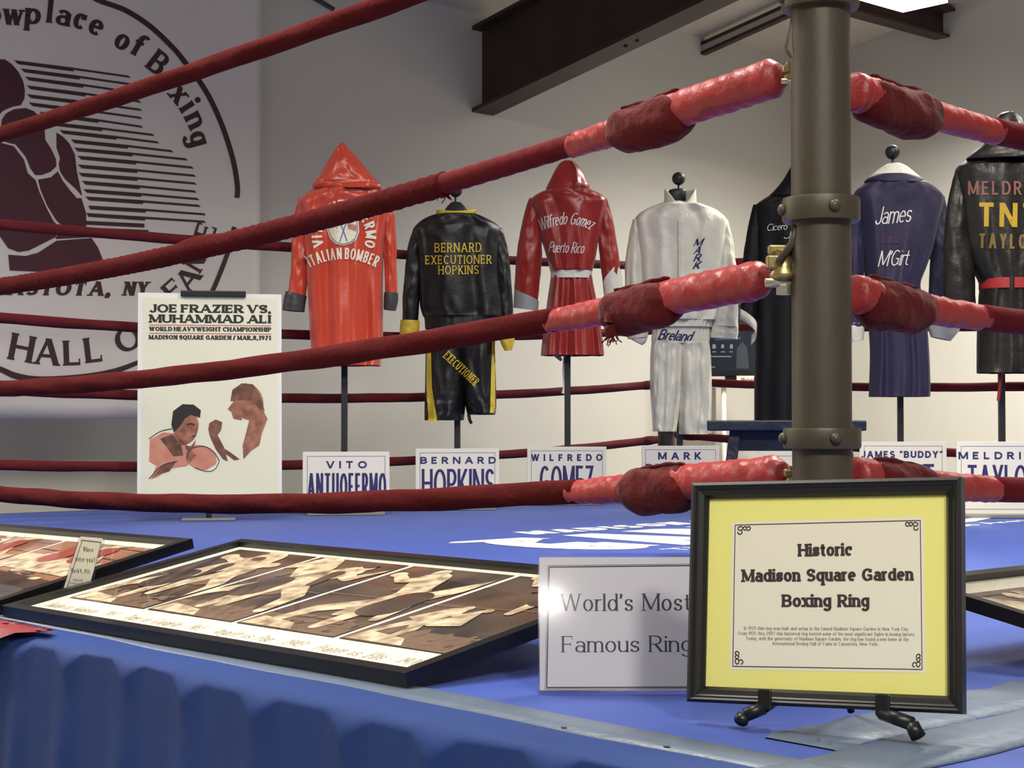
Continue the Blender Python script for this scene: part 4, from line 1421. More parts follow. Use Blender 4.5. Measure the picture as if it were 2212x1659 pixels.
def placard(label, xl, xr, yt, d, tilt, first, fx0, fx1, fy, fh, last, lx0, lx1, ly, lh, drop=0.0):
    """upright board in a grey foot; pixel outline of its face at distance d"""
    k = d / F
    tl, tr = P(xl, yt, d), P(xr, yt - tilt, d)
    r = (Vector((tr.x, tr.y, tl.z)) - tl)
    W = r.length
    yaw = radians(6 if tilt > 0 else -2)
    r = Vector((cos(yaw), sin(yaw), 0))
    n = Vector((sin(yaw), -cos(yaw), 0))
    H = tl.z - PLAT - .016
    o = Vector((tl.x, tl.y, PLAT + .016))
    t = thing('name_placard', label, 'placard', Vector((o.x, o.y, PLAT + .002)), 'name placards along the far ropes')
    m = MB(); m.box(o, r, n, UP, (0, W), (-.006, 0), (0, H)); bd = m.build('board', BOARD, t, bevel=.001)
    m = MB(); m.box(o, r, n, UP, (.02, W - .02), (-.05, .05), (-.015, 0)); m.build('foot', PLATEG, t, bevel=.002)
    mp = lambda x, y, e=0.0: o + r * x + UP * (H + y) + n * (.0006 + e)
    i0, th = .018, .0022
    m = MB()
    for (x0, y0, x1, y1) in ((i0, -i0, W - i0, -i0 - th), (i0, -H + i0, W - i0, -H + i0 + th), (i0, -H + i0, i0 + th, -i0), (W - i0 - th, -H + i0, W - i0, -i0)):
        m.poly([mp(x0, y0), mp(x1, y0), mp(x1, y1), mp(x0, y1)])
    m.build('border_line', LINEG, bd)

    def txt(s, x0, x1, yb, h, **kw):
        m = MB()
        put_text(m, s, (x1 - x0) * k, h * k, lambda px, py, e: mp((x0 - xl) * k + px, -(yb - yt) * k + py, e), **kw)
        m.build('lettering', NAVY, bd)
    txt(first, fx0, fx1, fy, fh, a=.12, b=.115, gap=.62 if len(first) < 12 else .2, space=.3)
    if last:
        txt(last, lx0, lx1, ly, lh, a=.048, b=.05, gap=.035)
    return t


FT = 24
db = dfl(748, .30); placard('white placard with navy lettering standing below the orange-red robe', 654, 841, 976, db, 4, 'VITO', 704, 792, 1012, 16, 'ANTUOFERMO', 664, 834, 1080, 58)
db = dfl(988, .30); placard('white placard with navy lettering standing below the black shorts', 898, 1079, 969, db, 1, 'BERNARD', 908, 1072, 1002, 15, 'HOPKINS', 911, 1069, 1076, 63)
db = dfl(1224, .30); placard('white placard with navy lettering standing below the red script robe', 1139, 1312, 965, db, 4, 'WILFREDO', 1147, 1303, 996, 15, 'GOMEZ', 1166, 1284, 1068, 62)
db = dfl(1466, .56); placard('white placard with navy lettering standing below the white shorts', 1386, 1557, 963, db, 1, 'MARK', 1422, 1517, 993, 16, 'BRELAND', 1394, 1548, 1064, 62)
db = dfr(1722, .42); placard('white placard almost hidden by the near post and its coral rope', 1640, 1808, 976, db, 0, ' ', 1650, 1690, 1000, 15, None, 0, 0, 0, 0)
db = dfr(1946, .40); placard('white placard with navy lettering standing below the purple robe', 1857, 2043, 954, db, -1, 'JAMES "BUDDY"', 1860, 2034, 989, 15, "M'GIRT", 1876, 2018, 1066, 64)
db = dfr(2170, .40); placard('white placard with navy lettering standing below the leather robe', 2066, 2262, 954, db, -1, 'MELDRICK', 2070, 2256, 992, 16, 'TAYLOR', 2088, 2240, 1068, 64)

# ================================================================ FLAT GOODS: helpers
def pxmap(p0, n, lift=0.0):
    """pixel -> point on a real plane of the place (lifted along its normal)"""
    n = Vector(n).normalized()
    p0 = Vector(p0)
    return lambda x, y, e=0.0: on_plane(x, y, p0 + n * (lift + e), n)


def px_text(name, m_, parent, mp, s, x, y, W, H, rot=0.0, **k):
    m = MB()
    for i, q in enumerate(tline(s, x, y, W, H, rot, **k)):
        m.poly([mp(a, b, (i % 9) * 5e-5) for a, b in q])
    return m.build(name, m_, parent)


def px_poly(name, m_, parent, mp, polys):
    m = MB()
    for i, q in enumerate(polys):
        m.poly([mp(a, b, (i % 5) * 4e-5) for a, b in q])
    return m.build(name, m_, parent)


def stroke(pts, w, n=40):
    c = catmull([tuple(p) for p in pts], n)
    L_, R_ = [], []
    for i in range(n):
        a, b = c[max(0, i - 1)], c[min(n - 1, i + 1)]
        dx, dy = b[0] - a[0], b[1] - a[1]
        l = hypot(dx, dy) or 1
        ww = w(i / (n - 1)) if callable(w) else w
        L_.append((c[i][0] - dy / l * ww / 2, c[i][1] + dx / l * ww / 2))
        R_.append((c[i][0] + dy / l * ww / 2, c[i][1] - dx / l * ww / 2))
    return [[L_[i], L_[i + 1], R_[i + 1], R_[i]] for i in range(n - 1)]


def glassy(name, rough=.02, ior=1.45, tint=(1, 1, 1)):
    m = bpy.data.materials.new(name)
    m.use_nodes = True
    nt = m.node_tree
    for n in list(nt.nodes):
        if n.type != 'OUTPUT_MATERIAL':
            nt.nodes.remove(n)
    out = [n for n in nt.nodes if n.type == 'OUTPUT_MATERIAL'][0]
    tr = nt.nodes.new('ShaderNodeBsdfTransparent'); tr.inputs[0].default_value = (*tint, 1)
    gl = nt.nodes.new('ShaderNodeBsdfGlossy'); gl.inputs['Roughness'].default_value = rough
    fr = nt.nodes.new('ShaderNodeFresnel')
    ge = nt.nodes.new('ShaderNodeNewGeometry')
    mr = nt.nodes.new('ShaderNodeMapRange')          # the same index seen from either side of the thin sheet
    mr.inputs['To Min'].default_value = ior; mr.inputs['To Max'].default_value = 1 / ior
    nt.links.new(ge.outputs['Backfacing'], mr.inputs['Value']); nt.links.new(mr.outputs[0], fr.inputs[0])
    mx = nt.nodes.new('ShaderNodeMixShader')
    nt.links.new(fr.outputs[0], mx.inputs[0]); nt.links.new(tr.outputs[0], mx.inputs[1]); nt.links.new(gl.outputs[0], mx.inputs[2])
    nt.links.new(mx.outputs[0], out.inputs[0])
    return m


GLASS = glassy('picture_glass', .02, 1.30)
ACRYL = glassy('clear_acrylic', .075, 1.45)
ACRYLE = glassy('clear_acrylic_edge', .15, 1.45, (.86, .88, .95))

# ================================================================ BANNER ON THE LEFT WALL
VINYL = mat('white_banner_vinyl', (214, 208, 200), rough=.42, var=.02, vscale=2, spec=.5)
LOGO = mat('dark_maroon_print', (70, 26, 38), rough=.55)
BROWNP = mat('dark_brown_print', (58, 32, 32), rough=.55)
bp = RC - E1 * .45
bn = -E1
mpb = pxmap(bp, bn, 0.0)
b_br = mpb(560, 906); b_tr = mpb(555, -120)
bt = thing('wall_banner', 'big white vinyl banner with a maroon boxer emblem hanging in front of the white wall', 'banner', b_br)
m = MB()
W_b = 3.9
rows = []
for k in range(40):
    zz = b_br.z + (min(3.56, EAVE + .06) - b_br.z) * k / 39
    row = []
    for j in range(90):
        u = j / 89
        wv = .007 * sin(u * 26 + k * .05) * (1 - k / 60) + .004 * sin(k * .31 + u * 5)
        p = Vector((b_br.x, b_br.y, zz)) - E2 * (W_b * u) + bn * (wv * .12 - .0005)
        row.append(p)
    rows.append(row)
m.grid(rows)
sheet = m.build('vinyl_sheet', VINYL, bt, smooth=True)
md = sheet.modifiers.new('s', 'SOLIDIFY'); md.thickness = .002; md.offset = 0
mpl = pxmap(bp, bn, 0.0036)
# ring of the emblem
q = stroke([(190, -14), (214, 1), (271, 22), (325, 57), (374, 103), (401, 136), (428, 171), (456, 217), (483, 279), (504, 347), (513, 401), (512, 427)], 11, 60)
px_poly('emblem_ring', BROWNP, sheet, mpl, q)
q = stroke([(506, 490), (500, 520), (490, 552), (474, 594), (456, 634), (430, 672)], 10, 30)
px_poly('emblem_ring', BROWNP, sheet, mpl, q)
q = stroke([(-60, 776), (0, 797), (35, 812), (87, 820), (174, 815), (246, 802), (300, 782)], lambda s: 9 + 5 * sin(pi * s), 40)
px_poly('emblem_ring', BROWNP, sheet, mpl, q)
for cx0 in (85,):
    q = stroke([(2 * cx0 - x, y) for x, y in ((190, -14), (214, 1), (271, 22), (325, 57), (374, 103), (428, 171), (456, 217), (483, 279), (504, 347), (513, 401), (512, 427))], 11, 60)
    px_poly('emblem_ring', BROWNP, sheet, mpl, q)
    q = stroke([(-20, -14), (85, -34), (190, -14)], 11, 20)
    px_poly('emblem_ring', BROWNP, sheet, mpl, q)
# boxer silhouette
BOX = [
    [(-66, 160), (-40, 138), (0, 128), (10, 128), (25, 138), (40, 155), (50, 175), (54, 195), (53, 212), (45, 227), (28, 230), (8, 238), (-6, 252), (-40, 250), (-64, 232), (-74, 196)],
    [(2, 278), (4, 258), (13, 245), (30, 236), (55, 233), (73, 240), (86, 252), (96, 274), (98, 302), (111, 322), (121, 344), (122, 359), (109, 371), (90, 378), (76, 378), (66, 364), (60, 349), (55, 338), (44, 324), (33, 311), (20, 309), (4, 303), (-10, 300)],
    [(-96, 330), (-40, 304), (0, 308), (30, 316), (52, 345), (60, 374), (77, 389), (85, 414), (100, 448), (116, 478), (130, 492), (120, 512), (100, 522), (62, 541), (40, 544), (18, 536), (0, 510), (-60, 512), (-104, 470), (-118, 400)],
    [(82, 388), (110, 383), (125, 370), (136, 391), (152, 412), (166, 428), (176, 428), (186, 460), (187, 488), (174, 495), (140, 492), (122, 476), (102, 444), (88, 410)],
    [(122, 286), (136, 295), (150, 310), (162, 334), (166, 370), (173, 402), (178, 424), (164, 408), (140, 386), (130, 370), (127, 354), (130, 342), (122, 318)],
    [(18, 550), (55, 553), (82, 546), (122, 520), (198, 514), (212, 535), (222, 560), (223, 586), (120, 588), (21, 584)],
    [(120, 512), (136, 500), (174, 500), (196, 512), (122, 516)],
]
px_poly('boxer_figure', LOGO, sheet, mpl, BOX)
# speed stripes
SX = [130, 180, 215, 228, 230, 245, 330, 400, 490, 580, 605, 632, 635, 640, 668, 680, 695]
SY = [495, 560, 625, 695, 765, 830, 905, 985, 1050, 1125, 1190, 1255, 1325, 1390, 1455, 1520, 1580]
MX = [585, 635, 665, 680, 700, 740, 785, 815, 930, 1020, 1055, 1085, 1095, 1095, 1115, 1125, 1140]
MY = [562, 622, 692, 756, 822, 890, 965, 1032, 1098, 1174, 1234, 1296, 1365, 1426, 1488, 1552, 1612]
EX = [1035, 1060, 1090, 1120, 1125, 1128, 1133, 1225, 1262, 1375, 1490, 1537, 1555, 1560, 1560, 1582, 1592]
EY = [612, 674, 740, 810, 875, 940, 1010, 1075, 1135, 1205, 1270, 1335, 1400, 1462, 1526, 1586, 1640]
k_ = 1 / 3.687
q = []
for i in range(17):
    x0, y0, x1, y1, x2, y2 = SX[i] * k_, SY[i] * k_, MX[i] * k_, MY[i] * k_, EX[i] * k_, EY[i] * k_
    if i < 17:
        y1 = y0 + (y2 - y0) * (x1 - x0) / (x2 - x0)
    q.append([(x0 - 4, y0 - 4.2), (x1, y1 - 4.2), (x1, y1 + 4.0), (x0 + 4, y0 + 4.0)])
    q.append([(x1, y1 - 4.0), (x2 - 3, y2 - 2.6), (x2 + 2, y2 + 2.2), (x1, y1 + .6)])
for (x0, y0, x1, y1, x2, y2) in ((193, 448, 315, 455, 443, 463), (189, 464, 314, 472, 443, 479), (186, 481, 312, 487, 312, 487), (187, 495, 321, 501, 321, 501)):
    q.append([(x0 - 2, y0 - 4), (x1, y1 - 4), (x1, y1 + 4), (x0 + 2, y0 + 4)])
    if x2 > x1:
        q.append([(x1, y1 - 4), (x2 - 2, y2 - 2.4), (x2 + 2, y2 + 2), (x1, y1 + .6)])
px_poly('speed_stripes', BROWNP, sheet, mpl, q)
BAN = dict(a=.112, b=.06, serif=.03, st=.07)
quads = []
for ch, x, y, rot, wd in (('S', -106, 76, -16, 36), ('h', -58, 60, -8, 34), ('o', -15, 51, 2, 34), ('w', 28, 54, 4, 46), ('p', 70, 52, 5, 34), ('l', 107, 49, 6, 14), ('a', 134, 55, 10, 32), ('c', 168, 62, 15, 27), ('e', 202, 75, 20, 31), ('o', 255, 105, 32, 31), ('f', 289, 119, 30, 25), ('B', 327, 155, 38, 36), ('o', 350, 184, 48, 31), ('x', 372, 216, 50, 34), ('i', 390, 241, 57, 13), ('n', 404, 268, 64, 32), ('g', 410, 304, 74, 31)):
    c, s_ = cos(radians(rot)), sin(radians(rot))
    quads += tline(ch, x - c * wd / 2, y - s_ * wd / 2, wd, 50, rot, **BAN)
for ch, x, y, rot, wd, hh in (('H', 42, 780, 11, 52, 58), ('A', 100, 788, 5, 56, 57), ('L', 158, 789, -2, 40, 54), ('L', 206, 782, -7, 40, 54), ('O', 286, 756, -22, 56, 52), ('F', 388, 640, -42, 36, 42), ('A', 424, 616, -52, 50, 46), ('M', 447, 566, -60, 58, 44), ('E', 465, 506, -72, 34, 44)):
    c, s_ = cos(radians(rot)), sin(radians(rot))
    quads += tline(ch, x - c * wd / 2, y - s_ * wd / 2, wd, hh, rot, **BAN)
quads += tline('CANASTOTA,', -92, 636, 330, 31, 0.5, a=.16, b=.08, serif=.05, st=.08, gap=.12, slant=.2)
quads += tline('NY', 264, 638, 55, 30, .5, a=.15, b=.08, serif=.05, st=.08, gap=.12, slant=.2)
px_poly('lettering', BROWNP, sheet, mpl, quads)

# ================================================================ FIGHT POSTER ON ITS STAND
yaw = radians(9)
pn = Vector((sin(yaw), -cos(yaw), 0))
pp = P(453, 860, 6.55)
mpp = pxmap(pp, pn)
PBOARD = mat('white_poster_border', (232, 230, 220), rough=.4)
PCREAM = mat('cream_poster_sheet', (226, 224, 198), rough=.45)
INK = mat('black_ink', (34, 32, 26), rough=.6)
REDINK = mat('red_ink', (196, 92, 80), rough=.6)
WASH1 = mat('umber_wash', (120, 76, 58), rough=.7, rgb2=(168, 112, 88), var=.12, vscale=26)
WASH2 = mat('sepia_wash', (86, 56, 44), rough=.7, rgb2=(128, 84, 64), var=.12, vscale=30)
WASH3 = mat('rose_wash', (206, 148, 122), rough=.7, rgb2=(188, 112, 92), var=.1, vscale=22)
bl, br, tr, tl = mpp(296, 1092), mpp(609, 1092), mpp(608, 636), mpp(298, 632)
rx = (mpp(609, 900) - mpp(296, 900)).normalized()
t = thing('fight_poster', 'cream fight poster with bold black heading and two painted boxers, on a board', 'poster', bl)
m = MB(); m.prism([bl, br, tr, tl], -pn * .006); pb = m.build('board', PBOARD, t)
mq = pxmap(pp, pn, .0008)
px_poly('printed_sheet', PCREAM, t, mq, [[(306, 1075), (601, 1075), (598, 645), (309, 643)]])
mt = pxmap(pp, pn, .0016)
PS = dict(a=.165, b=.09, serif=.05, st=.18, gap=.07, space=.2)
for s_, x0, x1, y, h in (('JOE FRAZIER VS.', 322, 585, 675, 18), ('MUHAMMAD ALI', 322, 585, 697, 18), ('WORLD HEAVYWEIGHT CHAMPIONSHIP', 322, 586, 715, 9.5), ('MADISON SQUARE GARDEN / MAR.8,1971', 321, 585, 733, 9.5)):
    px_text('heading', INK, t, mt, s_, x0, y, x1 - x0, h, .35, **PS)
px_poly('red_rule', REDINK, t, mt, [[(322, 701), (586, 703), (586, 704.6), (322, 702.6)]])
px_poly('red_rule', REDINK, t, mt, [[(322, 719), (586, 721), (586, 722.6), (322, 720.6)]])


def ell(cx, cy, rx_, ry_, rot=0, n=22, jag=0.0, seed=0):
    rnd = random.Random(seed)
    c, s = cos(radians(rot)), sin(radians(rot))
    out = []
    for k in range(n):
        a = 2 * pi * k / n
        f = 1 + jag * rnd.uniform(-1, 1)
        x, y = rx_ * f * cos(a), ry_ * f * sin(a)
        out.append((cx + x * c - y * s, cy + x * s + y * c))
    return out


ma2, ma3, ma4 = pxmap(pp, pn, .0020), pxmap(pp, pn, .0025), pxmap(pp, pn, .0030)
# plain painted boxers: left one bent behind its glove, right one upright with raised fist
for m_, polys in ((WASH3, [[(324, 950), (352, 934), (378, 936), (404, 962), (424, 984), (404, 1006), (368, 1012), (340, 1030), (326, 1034), (338, 1006), (322, 996)]]), (WASH3, [ell(434, 988, 34, 26, 14, 24, .05, 2)]), (WASH1, [ell(402, 926, 26, 36, 16, 26, .03, 4)]),
                  (WASH1, [[(566, 882), (578, 905), (566, 935), (560, 962), (542, 974), (526, 992), (524, 962), (532, 934), (538, 908)], ell(536, 868, 33, 40, -14, 26, .03, 7), [(502, 870), (492, 884), (500, 890), (504, 904), (522, 908), (524, 880)]])):
    px_poly('painted_boxer', m_, t, ma2, polys)
px_poly('painted_hair', INK, t, ma3, [[(370, 918), (374, 888), (394, 873), (418, 874), (434, 886), (432, 902), (412, 896), (400, 904), (388, 922), (376, 934)]])
px_poly('painted_hair', WASH2, t, ma3, [[(498, 866), (502, 842), (522, 828), (546, 830), (560, 852), (572, 888), (556, 880), (548, 866), (524, 864)]])
px_poly('painted_arm', WASH2, t, ma3, [[(452, 914), (466, 906), (480, 912), (478, 928), (470, 940), (484, 966), (492, 996), (482, 992), (466, 970), (454, 944), (450, 928)], [(480, 966), (496, 976), (518, 992), (506, 994), (488, 980)]])
px_poly('painted_shade', WASH2, t, ma3, [[(346, 948), (372, 938), (392, 962), (396, 984), (374, 986), (362, 968)], [(400, 962), (412, 964), (424, 950), (418, 966), (402, 972)], [(352, 1004), (380, 998), (366, 1018), (338, 1026), (326, 1036)]])
px_poly('painted_line', INK, t, ma4, stroke([(322, 948), (346, 932), (372, 926)], 1.6, 12) + stroke([(404, 990), (412, 970), (440, 964), (462, 976), (474, 996)], 1.6, 16) + stroke([(474, 996), (464, 1014), (446, 1018), (420, 1010)], 1.4, 12) + stroke([(322, 1034), (350, 1006), (384, 996)], 1.8, 12) + stroke([(404, 918), (412, 915), (420, 918)], 3, 6) + stroke([(414, 944), (424, 940)], 2, 4))
m = MB(); m.box(mpp(461, 636), rx, -pn, UP, (-.127, .127), (-.014, .010), (-.010, .014)); m.build('top_clip', mat('black_clip', (26, 26, 26), rough=.3), t, bevel=.003)
sb = P(452, 915, 6.60); sb = Vector((sb.x, sb.y, PLAT + .001)) - pn * .012
m = MB(); m.box(sb, rx, -pn, UP, (-.011, .011), (-.006, .006), (.008, bl.z - PLAT + .05)); m.build('stand_post', BLACKM, t)
m = MB(); m.box(sb, rx, -pn, UP, (-.105, .105), (-.07, .07), (0, .009)); m.build('stand_base', mat('grey_base_plate', (120, 122, 120), rough=.5), t, bevel=.002)

# ================================================================ LARGE FRAMED PHOTO SHEETS LYING ON THE CANVAS
FRAMEB = mat('black_frame_lacquer', (20, 19, 19), rough=.28, spec=.5)
PMAT = mat('cream_photo_mount', (236, 230, 208), rough=.5)
DKPH = mat('dark_sepia_print', (38, 30, 26), rough=.4, rgb2=(96, 74, 58), var=.2, vscale=6, stretch=(1, 1, 3))
MDPH = mat('mid_sepia_print', (116, 92, 72), rough=.4, var=.15, vscale=14)
LTPH = mat('pale_sepia_print', (150, 124, 96), rough=.4, rgb2=(226, 208, 176), var=.12, vscale=34)
RDPH = mat('rust_colour_print', (128, 84, 64), rough=.4, rgb2=(166, 116, 90), var=.15, vscale=8)
RED2 = mat('red_colour_print', (150, 70, 56), rough=.4)
CAPT = mat('grey_caption_ink', (120, 112, 98), rough=.6)


def limb(a, b, w0, w1, n=7):
    """tapered rounded limb as a flat printed shape"""
    dx, dy = b[0] - a[0], b[1] - a[1]
    l = hypot(dx, dy) or 1
    ang = atan2(dy, dx)
    out = []
    for k in range(n + 1):
        t = ang + pi / 2 + pi * k / n
        out.append((a[0] + w0 * cos(t), a[1] + w0 * sin(t)))
    for k in range(n + 1):
        t = ang - pi / 2 + pi * k / n
        out.append((b[0] + w1 * cos(t), b[1] + w1 * sin(t)))
    return out


def fighter(x, y, s, f, lean, arm):
    """printed boxer: feet at x,y, height s, facing f = +-1; returns (pale shapes, mid shapes)"""
    hip = (x + f * lean * .25 * s, y + .48 * s)
    sho = (hip[0] + f * lean * .55 * s, y + .80 * s)
    hd = (sho[0] + f * .05 * s, y + .92 * s)
    pale = [limb(hip, sho, .10 * s, .125 * s), ell(hd[0], hd[1], .062 * s, .074 * s), limb((hip[0] - .03 * s, hip[1]), (x - f * .14 * s, y + .24 * s), .085 * s, .060 * s), limb((x - f * .14 * s, y + .24 * s), (x - f * .20 * s, y), .060 * s, .038 * s),
            limb(hip, (x + f * .16 * s, y + .26 * s), .085 * s, .060 * s), limb((x + f * .16 * s, y + .26 * s), (x + f * .15 * s, y + .01 * s), .060 * s, .038 * s),
            limb(sho, (sho[0] + f * .16 * s, sho[1] - .10 * s), .060 * s, .050 * s), limb((sho[0] + f * .16 * s, sho[1] - .10 * s), (sho[0] + f * .30 * s, sho[1] + arm * s), .050 * s, .040 * s), ell(sho[0] + f * .32 * s, sho[1] + (arm + .01) * s, .062 * s, .056 * s)]
    mid = [limb((hip[0], hip[1] + .04 * s), (hip[0], hip[1] - .14 * s), .11 * s, .13 * s), limb((sho[0] - f * .03 * s, sho[1] - .03 * s), (sho[0] + f * .03 * s, sho[1] - .26 * s), .05 * s, .03 * s), ell(hd[0], hd[1] + .035 * s, .058 * s, .045 * s)]
    return pale, mid


def photo_frame(label, o, dx, dy, W, D, lift, content, border=.022, thick=.022, name='photo_frame', legs=True):
    """framed sheet: near edge resting on the canvas, far edge propped up by lift"""
    o = Vector(o)
    dx = Vector(dx).normalized()
    dyv = (Vector(dy).normalized() * sqrt(D * D - lift * lift) + UP * lift).normalized()
    n = dx.cross(dyv)
    if n.z < 0:
        n = -n
    t = thing(name, label, 'framed photo', o)
    S = lambda u, v, h=0.0: o + dx * u + dyv * v + n * h
    m = MB()
    for (u0, u1, v0, v1) in ((0, W, 0, border), (0, W, D - border, D), (0, border, border, D - border), (W - border, W, border, D - border)):
        m.hexa([S(u0, v0), S(u1, v0), S(u1, v1), S(u0, v1), S(u0, v0, thick), S(u1, v0, thick), S(u1, v1, thick), S(u0, v1, thick)])
    m.build('frame', FRAMEB, t, bevel=.004)
    m = MB(); m.prism([S(border, border, .004), S(W - border, border, .004), S(W - border, D - border, .004), S(border, D - border, .004)], n * .006); mount = m.build('mount', PMAT, t)
    content(t, mount, lambda u, v, e=0.0: S(u, v, .0106 + e), W, D, border)
    m = MB(); m.poly([S(border, border, .0150), S(W - border, border, .0150), S(W - border, D - border, .0150), S(border, D - border, .0150)]); m.build('glass', GLASS, t)
    if legs:
        for u in (.26, W - .26):
            m = MB(); p = S(u, D * .82, -.001); m.prism([p, p + dx * .018, S(u + .018, D * .82 - .02, -.001), S(u, D * .82 - .02, -.001)], Vector((0, 0, PLAT + .0015 - p.z + .004))); m.build('prop_leg', FRAMEB, t)
    return t


def place_on(q, S):
    return [S(u, v) for u, v in q]


def print_shapes(name, m_, par, S, polys, e0, clip=None):
    m = MB()
    for i, q in enumerate(polys):
        if clip:
            u0, u1, v0, v1 = clip
            q = [(min(max(u, u0), u1), min(max(v, v0), v1)) for u, v in q]
        m.poly([S(u, v, e0 + (i % 9) * 5e-5) for u, v in q])
    return m.build(name, m_, par)


def four_bw(t, mount, S, W, D, b):
    n = 4
    u0, u1 = .052, W - b - .012
    v0, v1 = .118, D - b - .020
    g = .014
    pw = (u1 - u0 - g * (n - 1)) / n
    rnd = random.Random(12)
    scenes = [
        [(0.07, .04, .24, 1, .25, .05), (.22, .08, .26, -1, .2, -.05)],
        [(.05, .05, .25, 1, .5, .1), (.19, .07, .27, -1, .45, .2)],
        [(.13, .03, .27, 1, .9, .12), (.20, .10, .22, -1, .3, .0)],
        [(.22, .20, .17, -1, .5, .05), (.06, .03, .14, 1, .1, .1)]]
    caps = ['Basilio vs. Robinson - 1957', 'Tiger vs. Giardello - 1965', 'Angott vs. Pep - 1943', 'Frazier vs. Ellis - 1970']
    for k in range(n):
        a = u0 + k * (pw + g)
        ph = print_shapes('photo_print', DKPH, mount, S, [[(a, v0), (a + pw, v0), (a + pw, v1), (a, v1)]], .0004)
        pale, mid = [], []
        cl = (a + .001, a + pw - .001, v0 + .001, v1 - .001)
        # ring floor and rope lines of the pictured ring
        mid.append([(a, v0), (a + pw, v0), (a + pw, v0 + .045 + .03 * (k % 2)), (a, v0 + .075)])
        mid.append([(a, v0 + .20), (a + pw, v0 + .17 + .02 * k), (a + pw, v0 + .175 + .02 * k), (a, v0 + .207)])
        for (x, y, s, f, ln, ar) in scenes[k]:
            p_, m_ = fighter(a + x, v0 + y, s * 1.35, f, ln, ar)
            pale += p_; mid += m_
        pale.append([(a + .01, v0 + .004), (a + pw * .55, v0 + .004), (a + pw * .45, v0 + .035), (a + .02, v0 + .05)])
        if k == 3:        # the pictured crowd by the apron
            pale += [[(a + .02, v0 + .13), (a + .05, v0 + .19), (a + .09, v0 + .14), (a + .13, v0 + .20), (a + .16, v0 + .12), (a + .10, v0 + .10)]]
        for _ in range(46):
            mid.append(ell(a + rnd.uniform(.02, pw - .02), v0 + rnd.uniform(.02, .08), rnd.uniform(.006, .016), rnd.uniform(.006, .012), 0, 10, .1, k))
        m = MB()
        print_shapes('pictured_floor', MDPH, mount, S, mid, .0012, cl)
        print_shapes('pictured_boxers', LTPH, mount, S, pale, .0009 if k == 9 else .0018, cl)
        _, md2 = fighter(a + scenes[k][0][0], v0 + scenes[k][0][1], scenes[k][0][2] * 1.35, scenes[k][0][3], scenes[k][0][4], scenes[k][0][5])
        print_shapes('pictured_trunks', DKPH, mount, S, md2, .0026, cl)
        m = MB()
        put_text(m, caps[k], pw * .90, .026, lambda x, y, e: S(a + pw * .03 + x, .058 + y, .0006 + e), a=.04, b=.025, serif=.04, st=.03, gap=.13, slant=.25, space=.5)
        m.build('caption', CAPT, mount)


def colour_sheet(t, mount, S, W, D, b):
    rnd = random.Random(31)
    cells = [(b + .03, .40, b + .03, D - b - .035), (.413, .80, b + .03, D - b - .035), (.813, W - b - .05, b + .03, D - b - .035)]
    for k, (a0, a1, v0, v1) in enumerate(cells):
        print_shapes('photo_print', RDPH, mount, S, [[(a0, v0), (a1, v0), (a1, v1), (a0, v1)]], .0004)
        cl = (a0 + .001, a1 - .001, v0 + .001, v1 - .001)
        pale, dark, red = [], [], []
        dark.append([(a0, v0), (a1, v0), (a1, v0 + .14), (a0, v0 + .18)])
        pale.append([(a0, v0 + .20), (a1, v0 + .17), (a1, v0 + .27), (a0, v0 + .30)])
        dark.append([(a0, v0 + .33), (a1, v0 + .30), (a1, v0 + .306), (a0, v0 + .337)])
        dark.append([(a0, v0 + .40), (a1, v0 + .37), (a1, v0 + .376), (a0, v0 + .407)])
        for j in range(22):
            (pale if j % 2 else dark).append(ell(rnd.uniform(a0, a1), rnd.uniform(v0 + .02, v0 + .30), rnd.uniform(.008, .03), rnd.uniform(.006, .014), rnd.uniform(-20, 20), 12, .15, j))
        p_, m_ = fighter((a0 + a1) / 2 - .06, v0 + .18, .30, 1, .3, .1); pale += p_; red += m_[:1]; dark += m_[1:]
        p_, m_ = fighter((a0 + a1) / 2 + .09, v0 + .19, .30, -1, .3, .0); pale += p_; red += m_[:1]; dark += m_[1:]
        print_shapes('pictured_crowd', DKPH if k != 1 else MDPH, mount, S, dark, .0010, cl)
        print_shapes('pictured_boxers', LTPH, mount, S, pale, .0017, cl)
        print_shapes('pictured_trunks', RED2, mount, S, red, .0024, cl)


def sepia_sheet(t, mount, S, W, D, b):
    rnd = random.Random(77)
    a0, a1, v0, v1 = b + .02, W - b - .02, b + .05, D - b - .055
    print_shapes('photo_print', MDPH, mount, S, [[(a0, v0), (a1, v0), (a1, v1), (a0, v1)]], .0004)
    cl = (a0 + .001, a1 - .001, v0 + .001, v1 - .001)
    dark, pale = [], []
    for k in range(5):
        v = v0 + .05 + k * .085
        dark.append([(a0, v), (a1, v + .05), (a1, v + .056), (a0, v + .006)])
    for j in range(60):
        (pale if j % 2 else dark).append(ell(rnd.uniform(a0, a1), rnd.uniform(v0, v1), rnd.uniform(.012, .05), rnd.uniform(.006, .018), rnd.uniform(-25, 5), 14, .15, j))
    for k in range(3):
        p_, m_ = fighter(a0 + .15 + .36 * k, v0 + .05, .34, 1 if k % 2 else -1, .4, .05)
        pale += p_; dark += m_
    print_shapes('pictured_crowd', DKPH, mount, S, dark, .0012, cl)
    print_shapes('pictured_boxers', LTPH, mount, S, pale, .0018, cl)


